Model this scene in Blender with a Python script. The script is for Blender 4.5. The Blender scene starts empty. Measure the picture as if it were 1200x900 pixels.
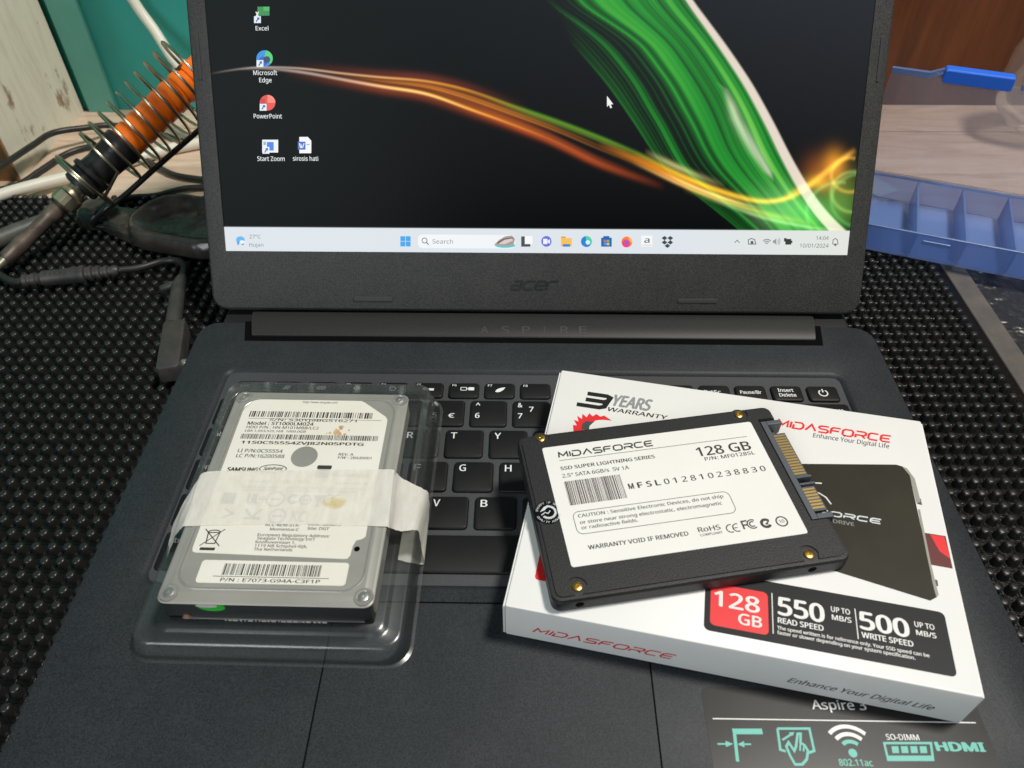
import bpy, math, random
import numpy as np
from mathutils import Matrix, Vector
random.seed(7); rng = np.random.RandomState(7)
scene = bpy.context.scene
COL = scene.collection
Z0 = 24.0                 # all numbers below are millimetres with z = 0 on the laptop deck; the table is 24 mm lower
def M(v): return Vector((v[0]*.001, v[1]*.001, (v[2]+Z0)*.001))

# ------------------------------------------------------------------ camera
CF, CPITCH, CYAW, CROLL = 894.5, 44.72, -1.196, -0.313
CPOS = np.array([-5.1, -217.7, 243.3])
_p, _y, _r = math.radians(CPITCH), math.radians(CYAW), math.radians(CROLL)
FW = np.array([math.sin(_y)*math.cos(_p), math.cos(_y)*math.cos(_p), -math.sin(_p)])
_R = np.cross(FW, [0, 0, 1]); _R /= np.linalg.norm(_R); _U = np.cross(_R, FW)
RT = _R*math.cos(_r)+_U*math.sin(_r); UP = -_R*math.sin(_r)+_U*math.cos(_r)
cam = bpy.data.cameras.new('camera'); camo = bpy.data.objects.new('camera', cam); COL.objects.link(camo)
cam.sensor_width = 36.0; cam.lens = 36.0*CF/1200.0
cam.clip_start = .01; cam.clip_end = 20
mw = Matrix(((RT[0], UP[0], -FW[0]), (RT[1], UP[1], -FW[1]), (RT[2], UP[2], -FW[2]))).to_4x4()
mw.translation = M(CPOS); camo.matrix_world = mw
cam.dof.use_dof = True; cam.dof.focus_distance = .335; cam.dof.aperture_fstop = 20.0
scene.camera = camo
# ------------------------------------------------------------------ light
world = bpy.data.worlds.new('World'); scene.world = world; world.use_nodes = True
bg = world.node_tree.nodes['Background']; bg.inputs[0].default_value = (.84, .92, 1, 1); bg.inputs[1].default_value = .10
def area(name, loc, target, size, power, col):
    l = bpy.data.lights.new(name, 'AREA'); l.shape = 'DISK'; l.size = size; l.energy = power; l.color = col
    o = bpy.data.objects.new(name, l); COL.objects.link(o); o.location = M(loc)
    o.rotation_euler = (Vector(M(target))-Vector(M(loc))).to_track_quat('-Z', 'Y').to_euler()
    return o
area('ceiling_lamp', (640, 90, 1650), (20, 40, 0), .30, 31, (1, .96, .88))
area('front_fill_lamp', (-650, -1300, 850), (0, 40, 0), .8, 11.0, (.90, .97, 1))  # unseen lamp added in front as fill, lifts the carton's front face
vs = scene.view_settings
vs.view_transform = 'Standard'; vs.look = 'None'; vs.exposure = 0; vs.gamma = 1; vs.use_curve_mapping = False
scene.render.engine = 'CYCLES'
scene.cycles.max_bounces = 8; scene.cycles.transparent_max_bounces = 24
scene.cycles.caustics_reflective = False; scene.cycles.caustics_refractive = False

# ------------------------------------------------------------------ frames: photo pixel -> point on a plane
class Frame:
    def __init__(s, O, ex, ey):
        s.O = np.array(O, float); s.ex = np.array(ex, float); s.ex /= np.linalg.norm(s.ex)
        ey = np.array(ey, float); ey = ey-s.ex*(ey@s.ex); s.ey = ey/np.linalg.norm(ey); s.n = np.cross(s.ex, s.ey)
    def px(s, x, y):
        d = FW+(x-600)/CF*RT-(y-450)/CF*UP
        t = ((s.O-CPOS)@s.n)/(d@s.n); X = CPOS+t*d-s.O
        return np.array([X@s.ex, X@s.ey])
    def w(s, u, v, h=0): return s.O+s.ex*u+s.ey*v+s.n*h
def flatframe(x, y, z, deg=0):
    a = math.radians(deg); return Frame((x, y, z), (math.cos(a), math.sin(a), 0), (-math.sin(a), math.cos(a), 0))
def project(P):
    P = np.asarray(P)-CPOS; z = P@FW
    return np.stack([600+CF*(P@RT)/z, 450-CF*(P@UP)/z], -1)

# ------------------------------------------------------------------ object helpers
MW = {}
def tag(o, label=None, cat=None, group=None, kind=None):
    if label: o['label'] = label
    if cat: o['category'] = cat
    if group: o['group'] = group
    if kind: o['kind'] = kind
    return o
def thing(name, label, cat, loc, deg=0, group=None, kind=None):
    o = bpy.data.objects.new(name, None); COL.objects.link(o); o.empty_display_size = .01
    o.location = M(loc); o.rotation_euler = (0, 0, math.radians(deg))
    MW[o] = Matrix.Translation(M(loc)) @ Matrix.Rotation(math.radians(deg), 4, 'Z')
    return tag(o, label, cat, group, kind)
def mesh(name, V, F, mat, parent=None, smooth=False, kind=None):
    W = [M(v) for v in V]
    if parent is not None:
        inv = MW[parent].inverted(); W = [inv @ w for w in W]; base = MW[parent]; loc = None
    else:
        a = np.array([tuple(w) for w in W]); c = Vector(((a[:, 0].min()+a[:, 0].max())/2, (a[:, 1].min()+a[:, 1].max())/2, a[:, 2].min()))
        W = [w-c for w in W]; loc = c; base = Matrix.Translation(c)
    me = bpy.data.meshes.new(name); me.from_pydata([tuple(w) for w in W], [], F); me.update()
    if smooth:
        me.polygons.foreach_set('use_smooth', [True]*len(me.polygons))
    me.materials.append(mat)
    o = bpy.data.objects.new(name, me); COL.objects.link(o)
    if parent is not None: o.parent = parent
    else: o.location = loc
    MW[o] = base
    if kind: o['kind'] = kind
    return o
class MB:
    def __init__(s): s.V = []; s.F = []
    def add(s, V, F):
        b = len(s.V); s.V += [tuple(v) for v in V]; s.F += [tuple(i+b for i in f) for f in F]; return s
    def build(s, name, mat, parent=None, smooth=False, kind=None): return mesh(name, s.V, s.F, mat, parent, smooth, kind)
def autosmooth(o, deg=40):
    me = o.data
    me.polygons.foreach_set('use_smooth', [True]*len(me.polygons))
    try: me.set_sharp_from_angle(angle=math.radians(deg))
    except Exception: pass
    return o

def rrect(x0, x1, y0, y1, r, n=4):
    r = min(r, (x1-x0)/2-1e-4, (y1-y0)/2-1e-4); P = []
    for cx, cy, a in ((x1-r, y1-r, 0), (x0+r, y1-r, 90), (x0+r, y0+r, 180), (x1-r, y0+r, 270)):
        for k in range(n+1):
            t = math.radians(a+90*k/n); P.append((cx+r*math.cos(t), cy+r*math.sin(t)))
    return P
def inset(P, d):
    n = len(P); out = []
    for i in range(n):
        a = np.array(P[i-1]); b = np.array(P[i]); c = np.array(P[(i+1) % n])
        e1 = b-a; e2 = c-b; e1 = e1/(np.linalg.norm(e1)+1e-12); e2 = e2/(np.linalg.norm(e2)+1e-12)
        n1 = np.array([-e1[1], e1[0]]); n2 = np.array([-e2[1], e2[0]]); m = n1+n2; l = m@m
        out.append(tuple(b+m*(2*d/l if l > .3 else d)))
    return out
def loops(frame, L, cap0=True, cap1=True):
    """L: list of (outline, height); bridged into one skin"""
    V = []; F = []; n = len(L[0][0])
    for P, h in L: V += [frame.w(u, v, h) for u, v in P]
    for k in range(len(L)-1):
        for i in range(n):
            j = (i+1) % n; F.append((k*n+i, k*n+j, (k+1)*n+j, (k+1)*n+i))
    if cap0: F.append(tuple(range(n-1, -1, -1)))
    if cap1: F.append(tuple(range((len(L)-1)*n, len(L)*n)))
    return V, F
def prism(frame, P, h0, h1, bev=0, bev0=0):
    L = []
    if bev0: L.append((inset(P, bev0), h0)); L.append((P, h0+bev0))
    else: L.append((P, h0))
    if bev:
        L += [(P, h1-bev), (inset(P, bev*.3), h1-bev*.3), (inset(P, bev), h1)]
    else: L.append((P, h1))
    return loops(frame, L)
def box(frame, x0, x1, y0, y1, h0, h1, bev=0):
    return prism(frame, [(x1, y1), (x0, y1), (x0, y0), (x1, y0)], h0, h1, bev)
_hc = [0]
def _step():
    _hc[0] = (_hc[0]+1) % 9; return _hc[0]*.0022
def flat(frame, P, h):
    h += _step(); return [frame.w(u, v, h) for u, v in P], [tuple(range(len(P)))]
def disc(c, r, n=24, ry=None): return [(c[0]+r*math.cos(2*math.pi*k/n), c[1]+(ry or r)*math.sin(2*math.pi*k/n)) for k in range(n)]
def ribbon(frame, P, wd, h, closed=False):
    P = [np.array(p, float) for p in P]; n = len(P); V = []; F = []; h += _step()
    for i in range(n):
        if closed or 0 < i < n-1:
            e1 = P[i]-P[i-1]; e2 = P[(i+1) % n]-P[i]
        elif i == 0: e1 = e2 = P[1]-P[0]
        else: e1 = e2 = P[-1]-P[-2]
        e1 = e1/(np.linalg.norm(e1)+1e-12); e2 = e2/(np.linalg.norm(e2)+1e-12)
        m = np.array([-e1[1]-e2[1], e1[0]+e2[0]]); l = max(m@m, .5); m = m*wd/l
        V += [frame.w(*(P[i]+m), h), frame.w(*(P[i]-m), h)]
    for i in range(n if closed else n-1):
        a = 2*i; b = 2*((i+1) % n); F.append((a, a+1, b+1, b))
    return V, F
def arc(c, r, a0, a1, n=12, ry=None):
    return [(c[0]+r*math.cos(math.radians(a0+(a1-a0)*k/n)), c[1]+(ry or r)*math.sin(math.radians(a0+(a1-a0)*k/n))) for k in range(n+1)]
def smoothpath(P, k=6):
    P = [np.array(p, float) for p in P]; Q = [2*P[0]-P[1]]+P+[2*P[-1]-P[-2]]; out = []
    for i in range(1, len(Q)-2):
        for j in range(k):
            t = j/k; a, b, c, d = Q[i-1:i+3]
            out.append(.5*((2*b)+(c-a)*t+(2*a-5*b+4*c-d)*t*t+(3*b-a-3*c+d)*t**3))
    out.append(P[-1]); return out
def tube(P, r, n=10, cap=True):
    """P points, r number or list -> skin"""
    P = [np.array(p, float) for p in P]; V = []; F = []; m = len(P); R = r if hasattr(r, '__len__') else [r]*m
    t0 = P[1]-P[0]; t0 = t0/np.linalg.norm(t0); up = np.array([0, 0, 1.]) if abs(t0[2]) < .9 else np.array([1., 0, 0])
    s = np.cross(t0, up); s /= np.linalg.norm(s)
    for i in range(m):
        t = P[min(i+1, m-1)]-P[max(i-1, 0)]; t = t/(np.linalg.norm(t)+1e-12)
        s = s-t*(s@t); s /= np.linalg.norm(s); q = np.cross(s, t)
        for k in range(n):
            a = 2*math.pi*k/n; V.append(P[i]+R[i]*(math.cos(a)*s+math.sin(a)*q))
    for i in range(m-1):
        for k in range(n):
            l = (k+1) % n; F.append((i*n+k, i*n+l, (i+1)*n+l, (i+1)*n+k))
    if cap: F.append(tuple(range(n-1, -1, -1))); F.append(tuple(range((m-1)*n, m*n)))
    return V, F
# ------------------------------------------------------------------ text
_tc = {}
FONT = None
try:
    import os
    FONT = bpy.data.fonts.load(os.path.join(bpy.utils.system_resource('DATAFILES', path='fonts'), 'NotoSansHebrew-Regular.woff2'))
except Exception:
    FONT = None
def glyphs(s, bold=0.0):
    k = (s, bold)
    if k in _tc: return _tc[k]
    cu = bpy.data.curves.new('t', 'FONT'); cu.body = s; cu.size = 1; cu.resolution_u = 3; cu.offset = bold; cu.fill_mode = 'FRONT'
    if FONT: cu.font = FONT
    ob = bpy.data.objects.new('t', cu); COL.objects.link(ob)
    dg = bpy.context.evaluated_depsgraph_get(); dg.update()
    me = ob.evaluated_get(dg).to_mesh()
    V = [tuple(v.co[:2]) for v in me.vertices]; F = [tuple(p.vertices) for p in me.polygons]
    ob.evaluated_get(dg).to_mesh_clear(); bpy.data.objects.remove(ob); bpy.data.curves.remove(cu)
    _tc[k] = (V, F); return V, F
_cap = max(v[1] for v in glyphs('H')[0])
def textgeo(frame, s, u0, v0, width, cap, h, bold=0, shear=0):
    V, F = glyphs(s)
    if not V: return [], []
    a = np.array(V); x0, x1 = a[:, 0].min()-bold, a[:, 0].max()+bold; sx = width/(x1-x0); sy = cap/_cap; VV = []; FF = []; n = len(V)
    # heavier weights: the same outline laid down again, shifted a hair sideways and a hair higher
    for k, (dx, dy) in enumerate([(0, 0)] if bold <= 0 else [(-bold, -.4*bold), (bold, .4*bold)] if bold < .016 else [(-bold, 0), (0, .6*bold), (0, -.6*bold), (bold, 0)]):
        VV += [frame.w(u0+(x+dx-x0)*sx+shear*(y+dy)*sy, v0+(y+dy)*sy, h+k*.0035) for x, y in V]; FF += [tuple(i+k*n for i in f) for f in F]
    return VV, FF
LFREF = [None]
def text(name, frame, s, bl, br, tl, h, mat, parent, bold=0, shear=0):
    """bl, br, tl: photo pixels of the baseline's two ends and the top of the first capital"""
    a, b, c = frame.px(*bl), frame.px(*br), frame.px(*tl)
    V, F = textgeo(frame, s, a[0], (a[1]+b[1])/2, b[0]-a[0], c[1]-a[1], h, max(bold, .013) if frame is not LFREF[0] else bold, shear)
    return mesh(name, V, F, mat, parent)
STROKE = {'M': (1.25, [[(0, 0), (.06, .97), (.5, .3), (.94, .97), (1, 0)]]), 'I': (.0, [[(0, 0), (0, 1)]]),
 'D': (1.15, [[(0, .62), (0, 0), (.78, 0), (1, .28), (1, .72), (.78, 1), (0, 1)]]), 'A': (1.2, [[(0, 0), (.5, 1), (1, 0)]]),
 'S': (1.1, [[(1, 1), (.18, 1), (0, .86), (0, .66), (.14, .54), (.86, .48), (1, .34), (1, .14), (.84, 0), (0, 0)]]),
 'F': (1.05, [[(0, 0), (0, .8), (.2, 1), (1, 1)], [(0, .5), (.88, .5)]]),
 'O': (1.2, [[(.2, 0), (.8, 0), (1, .2), (1, .8), (.8, 1), (.2, 1), (0, .8), (0, .2), (.2, 0), (.3, 0)]]),
 'R': (1.15, [[(0, 0), (0, .42), (.82, .42), (1, .56), (1, .86), (.84, 1), (0, 1)], [(.55, .42), (1, 0)]]),
 'C': (1.1, [[(1, 1), (.2, 1), (0, .8), (0, .2), (.2, 0), (1, 0)]]),
 'E': (1.1, [[(1, 1), (.2, 1), (0, .8), (0, .2), (.2, 0), (1, 0)], [(0, .5), (.9, .5)]])}
def techtext(name, frame, s, bl, br, tl, h, mat, parent, thick=.16, shear=0.0):
    a, b, c = frame.px(*bl), frame.px(*br), frame.px(*tl); cap = c[1]-a[1]; wd = b[0]-a[0]; v0 = (a[1]+b[1])/2
    gap = .34; tot = sum(STROKE[ch][0] for ch in s)+gap*(len(s)-1); sx = wd/tot; x = 0; mb = MB()
    for ch in s:
        w, st = STROKE[ch]
        for q in st:
            P = []
            for px_, py in q:
                yy = (thick/2+py*(1-thick))*cap
                P.append((a[0]+(x+px_*w)*sx+shear*yy, v0+yy))
            mb.add(*ribbon(frame, P, thick*cap, h))
        x += w+gap
    return mb.build(name, mat, parent)
def barcode(name, frame, tl, tr, bl, h, mat, parent, n=60, gapmax=3):
    a, b, c = frame.px(*tl), frame.px(*tr), frame.px(*bl)
    x0, x1 = min(a[0], c[0]), b[0]; y1 = (a[1]+b[1])/2; y0 = c[1]
    ws = [random.choice((1, 1, 1, 2, 2, 3)) for _ in range(n)]; gs = [random.choice((1, 1, 2, gapmax)) for _ in range(n-1)]
    k = (x1-x0)/(sum(ws)+sum(gs)); x = x0; mb = MB()
    for i in range(n):
        mb.add(*flat(frame, [(x, y0), (x+ws[i]*k, y0), (x+ws[i]*k, y1), (x, y1)], h)); x += ws[i]*k
        if i < n-1: x += gs[i]*k
    return mb.build(name, mat, parent)

# ------------------------------------------------------------------ materials
def srgb(r, g, b):
    f = lambda c: (c/255/12.92 if c/255 <= .04045 else ((c/255+.055)/1.055)**2.4)
    return (f(r), f(g), f(b), 1)
def NT(name):
    m = bpy.data.materials.new(name); m.use_nodes = True; nt = m.node_tree
    return m, nt, nt.nodes['Principled BSDF'], nt.nodes['Material Output']
def N(nt, t, **kw):
    n = nt.nodes.new(t)
    for k, v in kw.items():
        if k in n.inputs: n.inputs[k].default_value = v
        else: setattr(n, k, v)
    return n
def mat(name, col, rough=.5, metal=0, spec=.5, var=None, vscale=80, bump=0, bscale=2500, bdist=.05, coat=0, rvar=0, speck=None, detail=4):
    """col: linear rgba; var: second colour mixed in by noise; speck: fine grain amount"""
    m, nt, b, out = NT(name); L = nt.links.new
    b.inputs['Base Color'].default_value = col; b.inputs['Roughness'].default_value = rough; b.inputs['Metallic'].default_value = metal
    b.inputs['Specular IOR Level'].default_value = spec; b.inputs['Coat Weight'].default_value = coat; b.inputs['Coat Roughness'].default_value = .15
    tc = N(nt, 'ShaderNodeTexCoord')
    cs = None
    if var is not None:
        nz = N(nt, 'ShaderNodeTexNoise', Scale=vscale, Detail=detail, Roughness=.6); L(tc.outputs['Object'], nz.inputs['Vector'])
        rp = N(nt, 'ShaderNodeValToRGB'); rp.color_ramp.elements[0].position = .35; rp.color_ramp.elements[1].position = .68
        rp.color_ramp.elements[0].color = col; rp.color_ramp.elements[1].color = var; L(nz.outputs['Fac'], rp.inputs['Fac']); cs = rp.outputs['Color']
    if speck:
        ns = N(nt, 'ShaderNodeTexNoise', Scale=bscale, Detail=1); L(tc.outputs['Object'], ns.inputs['Vector'])
        mr = N(nt, 'ShaderNodeMapRange'); mr.inputs['From Min'].default_value = .3; mr.inputs['From Max'].default_value = .7
        mr.inputs['To Min'].default_value = 1-speck; mr.inputs['To Max'].default_value = 1+speck; L(ns.outputs['Fac'], mr.inputs['Value'])
        mx = N(nt, 'ShaderNodeMix', data_type='RGBA', blend_type='MULTIPLY'); mx.inputs['Factor'].default_value = 1
        if cs: L(cs, mx.inputs['A'])
        else: mx.inputs['A'].default_value = col
        L(mr.outputs['Result'], mx.inputs['B']); cs = mx.outputs['Result']
    if cs: L(cs, b.inputs['Base Color'])
    if rvar:
        nr = N(nt, 'ShaderNodeTexNoise', Scale=vscale*.7, Detail=5); L(tc.outputs['Object'], nr.inputs['Vector'])
        mr = N(nt, 'ShaderNodeMapRange'); mr.inputs['To Min'].default_value = rough-rvar; mr.inputs['To Max'].default_value = rough+rvar
        L(nr.outputs['Fac'], mr.inputs['Value']); L(mr.outputs['Result'], b.inputs['Roughness'])
    if bump:
        nb = N(nt, 'ShaderNodeTexNoise', Scale=bscale, Detail=2); L(tc.outputs['Object'], nb.inputs['Vector'])
        bp = N(nt, 'ShaderNodeBump', Strength=bump, Distance=bdist*.001); L(nb.outputs['Fac'], bp.inputs['Height']); L(bp.outputs['Normal'], b.inputs['Normal'])
    return m
def clearplastic(name, tint, haze, hazecol, rough=.06, fmul=1.0, fmin=.02, bump=0, bscale=60):
    m, nt, b, out = NT(name); L = nt.links.new; nt.nodes.remove(b)
    tr = N(nt, 'ShaderNodeBsdfTransparent', Color=tint); gl = N(nt, 'ShaderNodeBsdfGlossy', Roughness=rough); gl.inputs['Color'].default_value = (1, 1, 1, 1)
    df = N(nt, 'ShaderNodeBsdfDiffuse', Color=hazecol); ts = N(nt, 'ShaderNodeBsdfTranslucent', Color=hazecol)
    dm = N(nt, 'ShaderNodeMixShader'); dm.inputs[0].default_value = .5; L(df.outputs[0], dm.inputs[1]); L(ts.outputs[0], dm.inputs[2])
    hz = N(nt, 'ShaderNodeMixShader'); hz.inputs[0].default_value = haze; L(tr.outputs[0], hz.inputs[1]); L(dm.outputs[0], hz.inputs[2])
    fr = N(nt, 'ShaderNodeFresnel', IOR=1.5); mm = N(nt, 'ShaderNodeMath', operation='MULTIPLY_ADD'); mm.inputs[1].default_value = fmul; mm.inputs[2].default_value = fmin; mm.use_clamp = True
    L(fr.outputs[0], mm.inputs[0]); mx = N(nt, 'ShaderNodeMixShader'); L(mm.outputs[0], mx.inputs[0]); L(hz.outputs[0], mx.inputs[1]); L(gl.outputs[0], mx.inputs[2])
    if bump:
        tc = N(nt, 'ShaderNodeTexCoord'); nb = N(nt, 'ShaderNodeTexNoise', Scale=bscale, Detail=3); L(tc.outputs['Object'], nb.inputs['Vector'])
        bp = N(nt, 'ShaderNodeBump', Strength=bump, Distance=.002); L(nb.outputs['Fac'], bp.inputs['Height'])
        L(bp.outputs['Normal'], gl.inputs['Normal'])
    L(mx.outputs[0], out.inputs['Surface']); return m
def emis(name, col, strength=1.0):
    m, nt, b, out = NT(name); b.inputs['Base Color'].default_value = (0, 0, 0, 1); b.inputs['Roughness'].default_value = .4
    b.inputs['Emission Color'].default_value = col; b.inputs['Emission Strength'].default_value = strength; return m
def wood(name, c0, c1, c2, axis=0, scale=1.0, rough=.45, stretch=14):
    m, nt, b, out = NT(name); L = nt.links.new; tc = N(nt, 'ShaderNodeTexCoord'); mp = N(nt, 'ShaderNodeMapping')
    s = [22*scale]*3; s[axis] = 22*scale/stretch; mp.inputs['Scale'].default_value = s; L(tc.outputs['Object'], mp.inputs['Vector'])
    n1 = N(nt, 'ShaderNodeTexNoise', Scale=3, Detail=8, Roughness=.65, Distortion=1.2); L(mp.outputs[0], n1.inputs['Vector'])
    n2 = N(nt, 'ShaderNodeTexNoise', Scale=24, Detail=4); L(mp.outputs[0], n2.inputs['Vector'])
    rp = N(nt, 'ShaderNodeValToRGB'); e = rp.color_ramp.elements; e[0].position = .3; e[0].color = c0; e[1].position = .7; e[1].color = c2
    k = e.new(.5); k.color = c1; ad = N(nt, 'ShaderNodeMath', operation='MULTIPLY_ADD'); ad.inputs[1].default_value = .25; L(n2.outputs['Fac'], ad.inputs[0])
    sb = N(nt, 'ShaderNodeMath', operation='SUBTRACT'); sb.inputs[1].default_value = .125; L(n1.outputs['Fac'], sb.inputs[0]); L(sb.outputs[0], ad.inputs[2])
    L(ad.outputs[0], rp.inputs['Fac']); L(rp.outputs['Color'], b.inputs['Base Color']); b.inputs['Roughness'].default_value = rough
    bp = N(nt, 'ShaderNodeBump', Strength=.25, Distance=.0004); L(n2.outputs['Fac'], bp.inputs['Height']); L(bp.outputs['Normal'], b.inputs['Normal'])
    return m
K = dict(
 deck=mat('deck_plastic', (.0195, .0235, .0275, 1), .5, spec=.26, var=(.025, .029, .033, 1), vscale=45, bump=.5, bscale=2300, speck=.42, rvar=.05),
 trayk=mat('keyboard_tray_plastic', (.048, .050, .056, 1), .5, bump=.4, speck=.25),
 bezel=mat('bezel_plastic', (.031, .031, .030, 1), .55, spec=.4, var=(.037, .037, .035, 1), vscale=60, bump=.8, bscale=1700, bdist=.08, speck=.5),
 hinge=mat('hinge_plastic', (.022, .022, .022, 1), .5, spec=.35, bump=.4, bscale=2200, speck=.25),
 dark=mat('dark_plastic', (.012, .012, .013, 1), .5), key=mat('key_plastic', (.0065, .0068, .0075, 1), .5, spec=.28, bump=.4, bscale=3000, rvar=.06, vscale=120),
 legend=mat('legend_white', (.75, .77, .78, 1), .6), legendg=mat('legend_grey', (.16, .16, .16, 1), .6), aspire=mat('hinge_text_grey', (.05, .05, .05, 1), .5),
 logo=mat('gloss_logo', (.02, .02, .02, 1), .22, spec=.8), rubber=mat('bumper_rubber', (.03, .03, .03, 1), .6), gap=mat('gap_black', (.003, .003, .003, 1), .9, spec=.05),
 sticker=mat('sticker_black', (.012, .0115, .0115, 1), .32, spec=.3, rvar=.06, vscale=90), teal=mat('print_teal', srgb(92, 182, 168), .45), pwhite=mat('print_white', (.74, .74, .72, 1), .45),
 card=mat('white_card', (.80, .80, .78, 1), .42, var=(.77, .77, .76, 1), vscale=25, coat=.12, bump=.06, bscale=300, bdist=.2), pblack=mat('print_black', (.017, .017, .017, 1), .5),
 panel=mat('print_charcoal', (.016, .017, .018, 1), .42, spec=.2, speck=.1), red=mat('print_red', srgb(225, 38, 42), .42), dred=mat('print_dark_red', srgb(92, 26, 24), .45),
 grey=mat('print_grey', srgb(135, 138, 138), .5), dgrey=mat('print_dark_grey', srgb(66, 66, 68), .5), olive=mat('print_olive', srgb(42, 40, 32), .45, spec=.2, var=srgb(50, 48, 38), vscale=30, speck=.12),
 silver=mat('print_silver', srgb(150, 148, 138), .4),
 ssd=mat('ssd_plastic', (.0145, .015, .0165, 1), .48, spec=.4, bump=.9, bscale=2200, bdist=.09, speck=.5), label=mat('white_label', (.79, .78, .755, 1), .48, var=(.76, .75, .72, 1), vscale=35, bump=.05, bscale=400),
 ink=mat('ink', (.03, .028, .026, 1), .6), inkb=mat('ink_brown', (.055, .04, .034, 1), .6), brass=mat('brass', (.62, .40, .10, 1), .28, 1), gold=mat('gold_pins', (.66, .47, .16, 1), .35, .9),
 conn=mat('connector_grey', (.075, .085, .10, 1), .45), steel=mat('steel', (.55, .55, .53, 1), .35, .9),
 alu=mat('hdd_aluminium', (.36, .355, .32, 1), .42, .3, var=(.30, .30, .275, 1), vscale=40, bump=.15, bscale=1500, rvar=.06), alulite=mat('hdd_rim_aluminium', (.42, .41, .38, 1), .33, .55, var=(.36, .35, .33, 1), vscale=60),
 hlabel=mat('hdd_label', (.74, .73, .67, 1), .5, var=(.70, .68, .60, 1), vscale=28, bump=.05, bscale=400), green=mat('green_sticker', srgb(40, 205, 50), .4), pcb=mat('pcb_black', (.01, .012, .011, 1), .4),
 inkf=mat('ink_fine_grey', (.10, .10, .095, 1), .6), stain=mat('brown_stain', srgb(165, 125, 75), .6, var=srgb(205, 180, 135), vscale=400),
 inkt=mat('ink_under_tape', (.09, .09, .085, 1), .6),
 clear=clearplastic('clear_plastic', (.965, .98, .98, 1), .055, (.7, .8, .8, 1), .25, .85, .025, bump=.08, bscale=30),
 bag=clearplastic('clear_bag', (.99, .99, .985, 1), .17, (.8, .8, .79, 1), .2, .5, .03, bump=.5, bscale=45),
 blue=clearplastic('blue_plastic', (.84, .90, 1, 1), .50, srgb(150, 186, 255), .2, .7, .02, bump=.15, bscale=50),
 bluelid=clearplastic('lid_plastic', (.96, .96, .99, 1), .24, srgb(232, 234, 250), .2, .8, .03),
 bluerim=clearplastic('blue_rim_plastic', (.75, .84, .99, 1), .6, srgb(150, 188, 255), .2, .9, .05),
 bluesolid=mat('blue_latch', srgb(42, 112, 232), .32, spec=.6), 
 wall=mat('teal_paint', srgb(50, 164, 155), .55, var=srgb(44, 152, 145), vscale=9, bump=.15, bscale=120, bdist=.4), batten=mat('faded_teal_paint', srgb(104, 176, 164), .6, var=srgb(92, 168, 156), vscale=14),
 nub=mat('mat_rubber', (.016, .0157, .0155, 1), .36, spec=.55, rvar=.1, vscale=260, bump=.2, bscale=900), matbase=mat('mat_base', (.003, .003, .003, 1), .3, spec=.4, bump=.6, bscale=500, bdist=.5),
 strip=mat('mat_border', (.085, .08, .075, 1), .42, var=(.13, .11, .095, 1), vscale=90, bump=.4, bscale=500, bdist=.2),
 bpoly=mat('black_polythene', (.022, .023, .024, 1), .34, spec=.5, bump=1.0, bscale=110, bdist=4),
 cabw=mat('white_cable', (.72, .68, .58, 1), .45), cabb=mat('black_cable', (.016, .015, .014, 1), .42, var=(.03, .028, .025, 1), vscale=120),
 plug=mat('plug_rubber', (.030, .030, .030, 1), .5, var=(.055, .048, .044, 1), vscale=150, bump=.2, bscale=1200),
 orange=mat('orange_plastic', srgb(255, 124, 26), .36, var=srgb(252, 112, 18), vscale=60, coat=.2), burnt=mat('scorch', (.03, .012, .006, 1), .7), iblack=mat('iron_collar', (.012, .012, .013, 1), .35, rvar=.08, vscale=200),
 chrome=mat('spring_wire', (.42, .38, .28, 1), .28, 1), nickel=mat('knurled_nut', (.50, .44, .30, 1), .35, .9, bump=.4, bscale=700), barrel=mat('scorched_barrel', (.20, .15, .12, 1), .45, .6, var=(.10, .075, .06, 1), vscale=160, rvar=.1, bump=.3, bscale=900),
 tipm=mat('iron_tip', (.42, .37, .26, 1), .4, .8), cast=mat('cast_black', (.018, .016, .0145, 1), .26, spec=.6, var=(.060, .050, .042, 1), vscale=38, bump=.7, bscale=60, bdist=4),
 gtool=mat('grey_sleeve', (.05, .055, .05, 1), .5, var=(.09, .09, .075, 1), vscale=120),
 paper=mat('cream_card', (.68, .68, .58, 1), .6), board_edge=mat('bare_wood_edge', srgb(176, 112, 52), .6, var=srgb(120, 84, 52), vscale=60),
 tablew=wood('table_laminate', srgb(176, 147, 125), srgb(206, 180, 158), srgb(220, 197, 178), 0, 1.0, .38, 9), brown=wood('brown_plywood', srgb(74, 35, 13), srgb(98, 50, 21), srgb(116, 64, 30), 2, .5, .3, 10),
 seal=mat('seal_black', (.004, .004, .005, 1), .4, spec=.1), sealw=mat('seal_silver', (.62, .66, .68, 1), .4))
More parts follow.
